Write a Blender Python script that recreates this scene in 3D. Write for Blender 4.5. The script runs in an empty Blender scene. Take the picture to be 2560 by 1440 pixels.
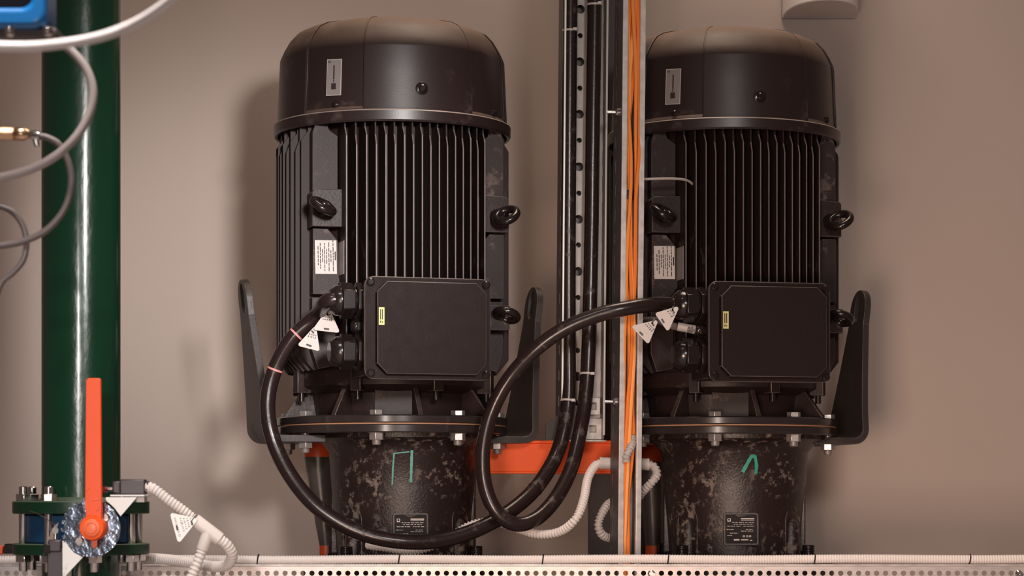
import bpy, math, random
from mathutils import Vector, Matrix

random.seed(7)
scene = bpy.context.scene
C = scene.collection
R = math.radians
PI = math.pi

# ------------------------------------------------------------------ camera
EYE = 0.85           # eye height above the floor
DIST = 6.0           # camera to the left pump's axis
FPX = 6000.0         # focal length in pixels of a 2560 wide frame
HOR = 1250.0         # horizon line in the photograph
cam_d = bpy.data.cameras.new('camera')
cam = bpy.data.objects.new('camera', cam_d)
C.objects.link(cam)
cam.location = (0, -DIST, EYE)
cam.rotation_euler = (PI / 2, 0, 0)
cam_d.sensor_width = 36
cam_d.lens = FPX / 2560 * 36
cam_d.shift_y = (HOR - 720) / 2560
cam_d.clip_start = 0.05
cam_d.dof.use_dof = True
cam_d.dof.focus_distance = 5.8
cam_d.dof.aperture_fstop = 4.6
scene.camera = cam

# ------------------------------------------------------------------ world, lights, exposure
w = bpy.data.worlds.new('world')
scene.world = w
w.use_nodes = True
w.node_tree.nodes['Background'].inputs[0].default_value = (0.62, 0.42, 0.35, 1)
w.node_tree.nodes['Background'].inputs[1].default_value = 0.15


def area_light(name, loc, target, size, power, color, size_y=None, spread=180):
    d = bpy.data.lights.new(name, 'AREA')
    d.energy = power
    d.color = color
    d.size = size
    if size_y:
        d.shape = 'RECTANGLE'
        d.size_y = size_y
    d.spread = R(spread)
    o = bpy.data.objects.new(name, d)
    C.objects.link(o)
    o.location = loc
    o.rotation_euler = (Vector(target) - Vector(loc)).to_track_quat('-Z', 'Y').to_euler()
    return o


def spot_light(name, loc, target, power, color, cone, radius, blend=1.0):
    d = bpy.data.lights.new(name, 'SPOT')
    d.energy = power
    d.color = color
    d.spot_size = R(cone)
    d.spot_blend = blend
    d.shadow_soft_size = radius
    o = bpy.data.objects.new(name, d)
    C.objects.link(o)
    o.location = loc
    o.rotation_euler = (Vector(target) - Vector(loc)).to_track_quat('-Z', 'Y').to_euler()
    return o


# work lamp hanging between the photographer and the pumps, added spot on the valve, low warm lamp, ceiling lamp above the motors
spot_light('work_lamp', (0.66, -4.5, 1.95), (-0.77, 0.62, 1.40), 900, (1.0, 0.95, 0.92), 18.5, 0.26)
spot_light('work_lamp_wide', (0.85, -4.4, 2.1), (0.65, 0.62, 1.05), 150, (1.0, 0.93, 0.88), 58, 0.26)  # added wide fill, brightens the right motor
spot_light('pipe_lamp', (-0.70, -6.4, 1.62), (-0.90, -0.9, 0.80), 350, (1.0, 0.95, 0.91), 15, 0.10)  # added to brighten the valve and its lever
area_light('tall_lamp', (-0.78, -6.9, 1.45), (-0.9, 0.3, 1.2), 0.16, 20, (1.0, 0.93, 0.88), 1.5)
spot_light('low_lamp', (-0.40, -4.6, 0.42), (0.98, 0.62, 0.36), 470, (1.0, 0.72, 0.56), 46, 0.5)
area_light('ceiling_lamp', (0.3, -0.1, 4.4), (0.2, -0.05, 1.4), 1.2, 66, (1.0, 0.80, 0.64))
area_light('ceiling_lamp_left', (-0.75, -3.0, 3.9), (-0.75, -2.6, 0.0), 0.7, 55, (1.0, 0.94, 0.90), spread=85)  # added overhead fill for the foreground cables

vs = scene.view_settings
vs.view_transform = 'Standard'
vs.look = 'None'
vs.exposure = 0.0
vs.gamma = 1.0
vs.use_curve_mapping = False


# ------------------------------------------------------------------ helpers
def P(px, py, Y):
    """place of something seen at a pixel, when it stands at depth Y"""
    d = DIST + Y
    return Vector(((px - 1280) / FPX * d, Y, EYE + (HOR - py) / FPX * d))


def px2m(n, Y):
    return n * (DIST + Y) / FPX


class MB:
    def __init__(s):
        s.v = []
        s.f = []
        s.mi = []

    def add(s, vs, fs, mi=0):
        b = len(s.v)
        s.v += [tuple(p) for p in vs]
        for f in fs:
            s.f.append([b + i for i in f])
            s.mi.append(mi)
        return s

    def box(s, x0, x1, y0, y1, z0, z1, mi=0, M=None):
        vs = [Vector(p) for p in ((x0, y0, z0), (x1, y0, z0), (x1, y1, z0), (x0, y1, z0),
                                  (x0, y0, z1), (x1, y0, z1), (x1, y1, z1), (x0, y1, z1))]
        if M is not None:
            vs = [M @ p for p in vs]
        return s.add(vs, [(0, 3, 2, 1), (4, 5, 6, 7), (0, 1, 5, 4), (1, 2, 6, 5), (2, 3, 7, 6), (3, 0, 4, 7)], mi)

    def cyl(s, p0, p1, r0, r1=None, n=20, mi=0, caps=True, phase=0.0):
        p0 = Vector(p0)
        p1 = Vector(p1)
        if r1 is None:
            r1 = r0
        a = (p1 - p0).normalized()
        t = Vector((0, 0, 1)) if abs(a.z) < 0.9 else Vector((1, 0, 0))
        u = a.cross(t).normalized()
        w = a.cross(u)
        vs = []
        for p, r in ((p0, r0), (p1, r1)):
            for i in range(n):
                an = 2 * PI * i / n + phase
                vs.append(p + (u * math.cos(an) + w * math.sin(an)) * r)
        fs = [(i, (i + 1) % n, n + (i + 1) % n, n + i) for i in range(n)]
        if caps:
            fs += [tuple(range(n - 1, -1, -1)), tuple(range(n, 2 * n))]
        return s.add(vs, fs, mi)

    def rod(s, pts, n=20, mi=0, phase=0.0):
        """stack of (point, radius) along one axis"""
        pts = [(Vector(p), r) for p, r in pts]
        a = (pts[-1][0] - pts[0][0]).normalized()
        t = Vector((0, 0, 1)) if abs(a.z) < 0.9 else Vector((1, 0, 0))
        u = a.cross(t).normalized()
        w = a.cross(u)
        vs = []
        for p, r in pts:
            for i in range(n):
                an = 2 * PI * i / n + phase
                vs.append(p + (u * math.cos(an) + w * math.sin(an)) * r)
        fs = []
        for k in range(len(pts) - 1):
            fs += [(k * n + i, k * n + (i + 1) % n, (k + 1) * n + (i + 1) % n, (k + 1) * n + i) for i in range(n)]
        fs += [tuple(range(n - 1, -1, -1)), tuple(range((len(pts) - 1) * n, len(pts) * n))]
        return s.add(vs, fs, mi)

    def lathe(s, prof, angs=None, n=64, rmod=None, ox=0, oy=0, mi=0, closed=True):
        """profile of (r, z); angle 0 looks to the front (-y), positive to +x"""
        if angs is None:
            angs = [360.0 * i / n for i in range(n)]
        m = len(angs)
        vs = []
        for k, (r, z) in enumerate(prof):
            for a in angs:
                rr = r if rmod is None else rmod(r, z, a, k)
                vs.append((ox + rr * math.sin(R(a)), oy - rr * math.cos(R(a)), z))
        fs = []
        for k in range(len(prof) - 1):
            for i in range(m):
                j = (i + 1) % m
                fs.append((k * m + i, k * m + j, (k + 1) * m + j, (k + 1) * m + i))
        if closed:
            fs.append(tuple(range(m - 1, -1, -1)))
            fs.append(tuple(range((len(prof) - 1) * m, len(prof) * m)))
        return s.add(vs, fs, mi)

    def tube(s, path, r, n=14, rib=0.0, mi=0, caps=True, rfun=None):
        path = [Vector(p) for p in path]
        N = len(path)
        tang = []
        for i in range(N):
            a = path[max(i - 1, 0)]
            b = path[min(i + 1, N - 1)]
            tang.append((b - a).normalized())
        t0 = tang[0]
        u = t0.cross(Vector((0, 0, 1)))
        if u.length < 0.1:
            u = t0.cross(Vector((1, 0, 0)))
        u.normalize()
        vs = []
        for i in range(N):
            t = tang[i]
            u = (u - t * u.dot(t)).normalized()
            w = t.cross(u)
            rr = r
            if rib:
                rr = r if (i // 2) % 2 == 0 else r - rib
            if rfun:
                rr = rfun(i, rr)
            for k in range(n):
                an = 2 * PI * k / n
                vs.append(path[i] + (u * math.cos(an) + w * math.sin(an)) * rr)
        fs = []
        for i in range(N - 1):
            for k in range(n):
                j = (k + 1) % n
                fs.append((i * n + k, i * n + j, (i + 1) * n + j, (i + 1) * n + k))
        if caps:
            fs.append(tuple(range(n - 1, -1, -1)))
            fs.append(tuple(range((N - 1) * n, N * n)))
        return s.add(vs, fs, mi)

    def prism(s, poly, M, depth, mi=0):
        """polygon in the local xy plane of M, extruded along its +z"""
        n = len(poly)
        vs = [M @ Vector((x, y, 0)) for x, y in poly] + [M @ Vector((x, y, depth)) for x, y in poly]
        fs = [tuple(range(n - 1, -1, -1)), tuple(range(n, 2 * n))]
        fs += [(i, (i + 1) % n, n + (i + 1) % n, n + i) for i in range(n)]
        return s.add(vs, fs, mi)

    def holed(s, outer, inner, M, depth, mi=0):
        """plate between two loops of equal count, extruded"""
        n = len(outer)
        vs = []
        for z in (0, depth):
            vs += [M @ Vector((x, y, z)) for x, y in outer]
            vs += [M @ Vector((x, y, z)) for x, y in inner]
        fs = []
        for i in range(n):
            j = (i + 1) % n
            fs.append((j, i, n + i, n + j))
            fs.append((2 * n + i, 2 * n + j, 3 * n + j, 3 * n + i))
            fs.append((i, j, 2 * n + j, 2 * n + i))
            fs.append((n + j, n + i, 3 * n + i, 3 * n + j))
        return s.add(vs, fs, mi)

    def torus(s, c, u, v, R0, r, n=28, m=12, mi=0, su=1.0):
        c = Vector(c)
        u = Vector(u).normalized()
        v = Vector(v).normalized()
        w = u.cross(v)
        vs = []
        for i in range(n):
            a = 2 * PI * i / n
            d = u * math.cos(a) * su + v * math.sin(a)
            e = (u * math.cos(a) + v * math.sin(a)).normalized()
            for k in range(m):
                b = 2 * PI * k / m
                vs.append(c + d * R0 + (e * math.cos(b) + w * math.sin(b)) * r)
        fs = []
        for i in range(n):
            for k in range(m):
                fs.append((i * m + k, ((i + 1) % n) * m + k, ((i + 1) % n) * m + (k + 1) % m, i * m + (k + 1) % m))
        return s.add(vs, fs, mi)

    def build(s, name, mats, parent=None, bevel=0, smooth=38, seg=2, worn=False):
        me = bpy.data.meshes.new(name)
        me.from_pydata(s.v, [], s.f)
        me.validate()
        if not isinstance(mats, (list, tuple)):
            mats = [mats]
        for m in mats:
            me.materials.append(m)
        if len(s.mi) == len(me.polygons):
            me.polygons.foreach_set('material_index', s.mi)
        me.polygons.foreach_set('use_smooth', [True] * len(me.polygons))
        me.set_sharp_from_angle(angle=R(smooth))
        me.update()
        import bmesh
        bm = bmesh.new()
        bm.from_mesh(me)
        bmesh.ops.recalc_face_normals(bm, faces=bm.faces)
        bm.to_mesh(me)
        bm.free()
        o = bpy.data.objects.new(name, me)
        C.objects.link(o)
        if parent is not None:
            o.parent = parent
        if bevel:
            b = o.modifiers.new('bevel', 'BEVEL')
            b.width = bevel
            b.segments = seg
            b.limit_method = 'ANGLE'
            b.angle_limit = R(40)
            if worn:
                me.materials.append(M_edge)
                b.material = 1
        return o


def tag(o, label=None, cat=None, group=None, kind=None):
    if label:
        o['label'] = label
    if cat:
        o['category'] = cat
    if group:
        o['group'] = group
    if kind:
        o['kind'] = kind
    return o


def thing(name, label, cat, loc=(0, 0, 0), rz=0.0, group=None):
    o = bpy.data.objects.new(name, None)
    o.empty_display_size = 0.05
    C.objects.link(o)
    o.location = loc
    o.rotation_euler = (0, 0, rz)
    return tag(o, label, cat, group)


def spline(pts, n=14):
    pts = [Vector(p) for p in pts]
    e = [pts[0] * 2 - pts[1]] + pts + [pts[-1] * 2 - pts[-2]]
    out = []
    for i in range(1, len(e) - 2):
        p0, p1, p2, p3 = e[i - 1], e[i], e[i + 1], e[i + 2]
        for k in range(n):
            t = k / n
            out.append(0.5 * ((2 * p1) + (p2 - p0) * t + (2 * p0 - 5 * p1 + 4 * p2 - p3) * t * t
                              + (3 * p1 - p0 - 3 * p2 + p3) * t ** 3))
    out.append(pts[-1])
    return out


def resample(path, step):
    out = [path[0]]
    acc = 0.0
    for a, b in zip(path, path[1:]):
        L = (b - a).length
        if L < 1e-9:
            continue
        d = step - acc
        while d <= L:
            out.append(a + (b - a) * (d / L))
            d += step
        acc = L - (d - step)
    return out


def frame(o, u, v):
    u = Vector(u).normalized()
    v = Vector(v)
    v = (v - u * v.dot(u)).normalized()
    w = u.cross(v)
    M = Matrix(((u.x, v.x, w.x, o[0]), (u.y, v.y, w.y, o[1]), (u.z, v.z, w.z, o[2]), (0, 0, 0, 1)))
    return M


def rrect(x0, x1, y0, y1, r, n=4):
    pts = []
    for cx, cy, a0 in ((x1 - r, y1 - r, 0), (x0 + r, y1 - r, 90), (x0 + r, y0 + r, 180), (x1 - r, y0 + r, 270)):
        for i in range(n + 1):
            a = R(a0 + 90.0 * i / n)
            pts.append((cx + r * math.cos(a), cy + r * math.sin(a)))
    return pts


def round_poly(pts, r, n=4):
    """corner-rounded polygon"""
    out = []
    m = len(pts)
    for i in range(m):
        p = Vector(pts[i]).to_2d()
        a = (Vector(pts[i - 1]).to_2d() - p).normalized()
        b = (Vector(pts[(i + 1) % m]).to_2d() - p).normalized()
        half = a.angle(b) / 2
        d = r / math.tan(half)
        p0 = p + a * d
        p1 = p + b * d
        c = p + (a + b).normalized() * (r / math.sin(half))
        v0 = p0 - c
        v1 = p1 - c
        for k in range(n + 1):
            v = v0.lerp(v1, k / n)
            v = v.normalized() * r
            out.append((c.x + v.x, c.y + v.y))
    return out


# ------------------------------------------------------------------ materials
def mat(name, col, rough=0.5, metal=0.0, var=0.0, var_scale=8.0, dirt=None, dirt_amt=0.0, dirt_scale=6.0,
        bump=0.0, bump_scale=60.0, dust=None, dust_amt=0.0, spec=0.5, coat=0.0, stretch=(1, 1, 1), rough_var=0.0, dirt_lo=0.0):
    m = bpy.data.materials.new(name)
    m.use_nodes = True
    nt = m.node_tree
    N = nt.nodes
    L = nt.links
    b = N['Principled BSDF']
    b.inputs['Roughness'].default_value = rough
    b.inputs['Metallic'].default_value = metal
    b.inputs['Specular IOR Level'].default_value = spec
    b.inputs['Coat Weight'].default_value = coat
    b.inputs['Coat Roughness'].default_value = 0.12
    tc = N.new('ShaderNodeTexCoord')
    mp = N.new('ShaderNodeMapping')
    mp.inputs['Scale'].default_value = stretch
    L.new(tc.outputs['Object'], mp.inputs['Vector'])
    base = N.new('ShaderNodeRGB')
    base.outputs[0].default_value = (*col, 1)
    cur = base.outputs[0]

    def noise(scale, detail=4, rg=0.55):
        n = N.new('ShaderNodeTexNoise')
        n.inputs['Scale'].default_value = scale
        n.inputs['Detail'].default_value = detail
        n.inputs['Roughness'].default_value = rg
        L.new(mp.outputs[0], n.inputs['Vector'])
        return n.outputs['Fac']

    def rng(src, a, b_, c, d):
        r = N.new('ShaderNodeMapRange')
        r.inputs['From Min'].default_value = a
        r.inputs['From Max'].default_value = b_
        r.inputs['To Min'].default_value = c
        r.inputs['To Max'].default_value = d
        L.new(src, r.inputs['Value'])
        return r.outputs[0]

    def mix(fac, a, bcol, mode='MIX'):
        x = N.new('ShaderNodeMix')
        x.data_type = 'RGBA'
        x.blend_type = mode
        L.new(fac, x.inputs['Factor'])
        L.new(a, x.inputs['A'])
        x.inputs['B'].default_value = (*bcol, 1)
        return x.outputs['Result']

    if var:
        f = rng(noise(var_scale), 0.3, 0.7, 0, var)
        cur = mix(f, cur, tuple(c * 0.45 for c in col))
    rsrc = None
    if dirt:
        f = rng(noise(dirt_scale, 8, 0.68), 0.56 + dirt_lo, 0.66 + dirt_lo, 0, 1)
        g = rng(noise(min(dirt_scale * 0.35, 7.5), 2), 0.46 + dirt_lo, 0.60 + dirt_lo, 0, dirt_amt)
        mu = N.new('ShaderNodeMath')
        mu.operation = 'MULTIPLY'
        L.new(f, mu.inputs[0])
        L.new(g, mu.inputs[1])
        cur = mix(mu.outputs[0], cur, dirt)
        rsrc = mu.outputs[0]
    if dust:
        geo = N.new('ShaderNodeNewGeometry')
        sep = N.new('ShaderNodeSeparateXYZ')
        L.new(geo.outputs['Normal'], sep.inputs[0])
        f = rng(sep.outputs['Z'], 0.25, 0.85, 0, dust_amt)
        nz = rng(noise(14, 5), 0.25, 0.7, 0.65, 1)
        mu = N.new('ShaderNodeMath')
        mu.operation = 'MULTIPLY'
        L.new(f, mu.inputs[0])
        L.new(nz, mu.inputs[1])
        cur = mix(mu.outputs[0], cur, dust)
        rsrc = mu.outputs[0]
    L.new(cur, b.inputs['Base Color'])
    if rsrc is not None:
        L.new(rng(rsrc, 0, 0.6, rough, 0.85), b.inputs['Roughness'])
    elif rough_var:
        L.new(rng(noise(var_scale * 2), 0.3, 0.7, rough - rough_var, rough + rough_var), b.inputs['Roughness'])
    if bump:
        bp = N.new('ShaderNodeBump')
        bp.inputs['Strength'].default_value = bump
        bp.inputs['Distance'].default_value = 0.002
        L.new(noise(bump_scale, 5), bp.inputs['Height'])
        L.new(bp.outputs[0], b.inputs['Normal'])
    return m


M_wall = mat('painted_wall', (0.46, 0.375, 0.335), 0.75, var=0.10, var_scale=1.3, bump=0.12, bump_scale=220, spec=0.2)
M_floor = mat('grey_floor', (0.30, 0.26, 0.25), 0.45, var=0.2, var_scale=2.0)
M_cowl = mat('dusty_black_sheet', (0.024, 0.0135, 0.013), 0.36, dust=(0.28, 0.185, 0.13), dust_amt=0.6, bump=0.05, bump_scale=300,
             dirt=(0.22, 0.17, 0.15), dirt_amt=0.25, dirt_scale=11)
M_black = mat('black_cast_paint', (0.026, 0.0145, 0.014), 0.42, spec=0.3, dirt=(0.20, 0.15, 0.13), dirt_amt=0.45, dirt_scale=16,
              bump=0.25, bump_scale=160, dust=(0.16, 0.11, 0.09), dust_amt=0.35)
M_pump = mat('scuffed_black_cast', (0.024, 0.0135, 0.013), 0.36, dirt=(0.34, 0.26, 0.22), dirt_amt=0.6, dirt_scale=46,
             bump=0.55, bump_scale=170, var=0.2, dirt_lo=-0.035)
M_pad = mat('black_pad', (0.028, 0.017, 0.0165), 0.5, spec=0.3, dirt_lo=-0.03, dirt=(0.30, 0.22, 0.20), dirt_amt=0.55, dirt_scale=18, bump=0.2, bump_scale=200)
M_rim_edge = mat('worn_rim_edge', (0.34, 0.27, 0.24), 0.4, var=0.7, var_scale=9)  # rim wear, with a highlight line put into the colour
M_edge = mat('worn_paint_edge', (0.115, 0.086, 0.082), 0.35, var=0.8, var_scale=22)  # edge wear, lightened to stand in for edge highlights
M_fin_edge = mat('worn_fin_edge', (0.19, 0.145, 0.138), 0.35, var=0.6, var_scale=25)  # light fin tips: edge highlights put into the colour
M_fin = mat('fin_black', (0.026, 0.0145, 0.014), 0.5, spec=0.2, dirt=(0.17, 0.13, 0.12), dirt_amt=0.3, dirt_scale=20)
M_lid = mat('lid_satin_black', (0.018, 0.0105, 0.010), 0.55, spec=0.12, bump=0.4, bump_scale=240, rough_var=0.06, var_scale=20)
M_shiny = mat('glossy_black_plastic', (0.014, 0.009, 0.009), 0.2)
M_cable = mat('black_cable_sheath', (0.020, 0.011, 0.0108), 0.24, bump=0.15, bump_scale=90, dirt=(0.25, 0.2, 0.18), dirt_amt=0.22, dirt_scale=30)
M_bracket = mat('bracket_black', (0.030, 0.022, 0.021), 0.45, bump=0.2, bump_scale=120, dirt=(0.15, 0.11, 0.08), dirt_amt=0.3, dirt_scale=9)
M_galv = mat('galvanised', (0.70, 0.65, 0.63), 0.4, 0.35, var=0.55, var_scale=45, bump=0.12, bump_scale=200)
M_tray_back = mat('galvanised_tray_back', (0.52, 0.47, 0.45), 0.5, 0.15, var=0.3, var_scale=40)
M_side = mat('weathered_channel_side', (0.13, 0.105, 0.102), 0.4, 0.3, var=0.4, var_scale=40)  # darkened galvanised: shade of side faces painted into the colour
M_lip = mat('bright_lip', (0.78, 0.75, 0.73), 0.35, 0.3)
M_galv_dull = mat('galvanised_dull', (0.42, 0.375, 0.355), 0.5, 0.55, var=0.4, var_scale=40)
M_rail = mat('galvanised_tray', (0.50, 0.45, 0.44), 0.42, 0.5, var=0.45, var_scale=30, stretch=(1, 1, 3))
M_chrome = mat('bright_zinc', (0.72, 0.68, 0.67), 0.2, 1.0, var=0.3, var_scale=60)
M_bolt = mat('zinc_bolt', (0.52, 0.47, 0.45), 0.34, 0.7, var=0.4, var_scale=90)
M_steel = mat('machined_flange', (0.045, 0.034, 0.033), 0.17, 0.3, var=0.3, var_scale=30, spec=0.8)
M_green = mat('green_gloss_paint', (0.003, 0.036, 0.016), 0.25, bump=0.4, bump_scale=60, coat=0.4, stretch=(1, 1, 0.45))
M_greenf = mat('green_flange_paint', (0.0035, 0.028, 0.012), 0.35, bump=0.2, bump_scale=60, dust=(0.25, 0.28, 0.18), dust_amt=0.4)
M_blue = mat('blue_valve_paint', (0.004, 0.045, 0.115), 0.4)
M_blue2 = mat('bright_blue_paint', (0.006, 0.13, 0.37), 0.28, coat=0.3)
M_orange = mat('orange_paint', (0.88, 0.095, 0.004), 0.45, spec=0.2, var=0.06, bump=0.08)
M_lever = mat('orange_lever_paint', (0.86, 0.095, 0.022), 0.4, spec=0.3, bump=0.08, var=0.05)
M_lever_hi = mat('orange_lever_emboss', (0.85, 0.16, 0.06), 0.4)
M_orange_dirty = mat('dirty_orange_paint', (0.72, 0.085, 0.014), 0.45, var=0.45, var_scale=18)
M_orange_cable = mat('orange_cable', (0.95, 0.33, 0.075), 0.38, var=0.08)
M_film = mat('dark_wrapping_film', (0.085, 0.066, 0.058), 0.3, var=0.4, var_scale=10, bump=0.7, bump_scale=26, stretch=(1, 1, 0.35))
M_conduit = mat('pale_conduit_plastic', (0.72, 0.655, 0.63), 0.45, var=0.08, var_scale=12)
M_conduit_grey = mat('grey_conduit_plastic', (0.46, 0.41, 0.395), 0.45)
M_conduit_dark = mat('shaded_conduit', (0.16, 0.135, 0.13), 0.5)  # darker grey plastic than the other conduits
M_ocs = [M_orange_cable, mat('deep_orange_cable', (0.90, 0.24, 0.04), 0.4), mat('light_orange_cable', (0.98, 0.43, 0.15), 0.35)]
M_tie = mat('black_tie', (0.012, 0.008, 0.008), 0.4)
M_tie_clear = mat('natural_tie', (0.50, 0.44, 0.42), 0.4)
M_tag = mat('pale_plastic_tag', (0.60, 0.53, 0.505), 0.45)
M_tag_white = mat('white_plastic_tag', (0.86, 0.84, 0.81), 0.45)
M_ink = mat('dark_print', (0.035, 0.024, 0.024), 0.5)
M_ink_grey = mat('grey_print', (0.30, 0.25, 0.24), 0.5)
M_light_print = mat('light_print', (0.62, 0.55, 0.53), 0.5)
M_sticker = mat('grey_sticker', (0.25, 0.212, 0.205), 0.5)
M_sticker_edge = mat('sticker_edge', (0.5, 0.44, 0.42), 0.5)
M_yellow = mat('yellow_sticker', (0.64, 0.60, 0.24), 0.5)
M_teal = mat('teal_paint_marker', (0.03, 0.36, 0.26), 0.5, var=0.3, var_scale=60)
M_teal_b = mat('pale_teal_chalk', (0.13, 0.42, 0.34), 0.6, var=0.4, var_scale=80)
M_pink = mat('pink_paint_mark', (0.75, 0.30, 0.28), 0.5)
M_switch = mat('dark_switch_plastic', (0.050, 0.036, 0.042), 0.4)
M_brass = mat('brass', (0.58, 0.38, 0.24), 0.25, 1.0)
M_notch = mat('zinc_notch_plate', (0.34, 0.42, 0.56), 0.14, 0.95, bump=0.8, bump_scale=48, var=0.75, var_scale=38)
M_whiteplate = mat('white_painted_plate', (0.80, 0.78, 0.755), 0.5, dirt=(0.3, 0.27, 0.25), dirt_amt=0.5, dirt_scale=30)
M_cable_white = mat('pale_grey_cable', (0.62, 0.57, 0.555), 0.35)
M_cable_grey = mat('grey_cable', (0.30, 0.25, 0.24), 0.35)
M_cable_dgrey = mat('dark_grey_cable', (0.115, 0.09, 0.086), 0.35)
M_column = mat('dark_column_paint', (0.030, 0.020, 0.019), 0.55)
M_lamp = mat('white_wall_fitting', (0.80, 0.74, 0.71), 0.5)
M_lampback = mat('fitting_backplate', (0.40, 0.345, 0.335), 0.4)
M_plate = mat('black_data_plate', (0.014, 0.008, 0.008), 0.5, spec=0.15)
M_shim = mat('rusty_gasket', (0.42, 0.20, 0.10), 0.6)

# ------------------------------------------------------------------ the setting
WALL_Y = 0.62
tag(MB().box(-4.5, 4.5, WALL_Y, WALL_Y + 0.2, 0, 4.6).build('wall_back', M_wall), kind='structure')
tag(MB().box(-4.5, 4.5, -9.5, WALL_Y + 0.2, -0.12, 0).build('floor', M_floor), kind='structure')

# dark steel column in front of the wall, behind the strut channel
c0 = P(1474, 1300, 0.40)
c1 = P(1613, 1300, 0.40)
t = thing('steel_column', 'dark painted steel column standing behind the strut with orange cables', 'column', ((c0.x + c1.x) / 2, 0.47, 0))
hw = (c1.x - c0.x) / 2
MB().box(-hw, hw, -0.07, -0.058, 0, 4.6).build('flange_plate', M_column, t)
MB().box(-hw, hw, 0.058, 0.07, 0, 4.6).build('flange_plate', M_column, t)
MB().box(-0.006, 0.006, -0.058, 0.058, 0, 4.6).build('web_plate', M_column, t)

# half-round wall fitting at the top right
a = P(1953, 45, WALL_Y)
b = P(2139, 45, WALL_Y)
fx = (a.x + b.x) / 2
fw = (b.x - a.x) / 2
t = thing('wall_lamp', 'white half-round wall fitting above the right motor at the top edge', 'lamp', (fx, WALL_Y, a.z))
MB().box(-fw, fw, -0.012, 0, -0.003, 0.34).build('back_plate', M_lampback, t, bevel=0.002)
poly = [(-fw * 0.97, -0.012)] + [(fw * 0.97 * math.sin(R(q)), -0.012 - 0.225 * math.cos(R(q)) ** 0.8) for q in range(-84, 85, 7)] + [(fw * 0.97, -0.012)]
MB().prism(poly[::-1], Matrix.Translation((0, 0, 0.0)), 0.33).build('shade', M_lamp, t, bevel=0.003)


# ------------------------------------------------------------------ pumps
def surf(az, r, z, ox=0.0, oy=0.0):
    return Vector((ox + r * math.sin(R(az)), oy - r * math.cos(R(az)), z))


def tang_frame(az, r, z, ox=0.0, oy=0.0):
    """x to the viewer's right along the surface, y up, z outwards"""
    u = Vector((math.cos(R(az)), math.sin(R(az)), 0))
    return frame(surf(az, r, z, ox, oy), u, (0, 0, 1))


def hexnut(mb, p0, p1, r, mi=0, phase=0.0):
    mb.cyl(p0, p1, r, r, 6, mi, phase=phase)


def text_marks(mb, M, rows, z=0.0004, mi=0):
    """rows of small dark dashes: (x0, x1, y, height)"""
    for x0, x1, y, h in rows:
        mb.add([M @ Vector((x0, y - h / 2, z)), M @ Vector((x1, y - h / 2, z)), M @ Vector((x1, y + h / 2, z)), M @ Vector((x0, y + h / 2, z))],
               [(0, 1, 2, 3)], mi)


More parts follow.
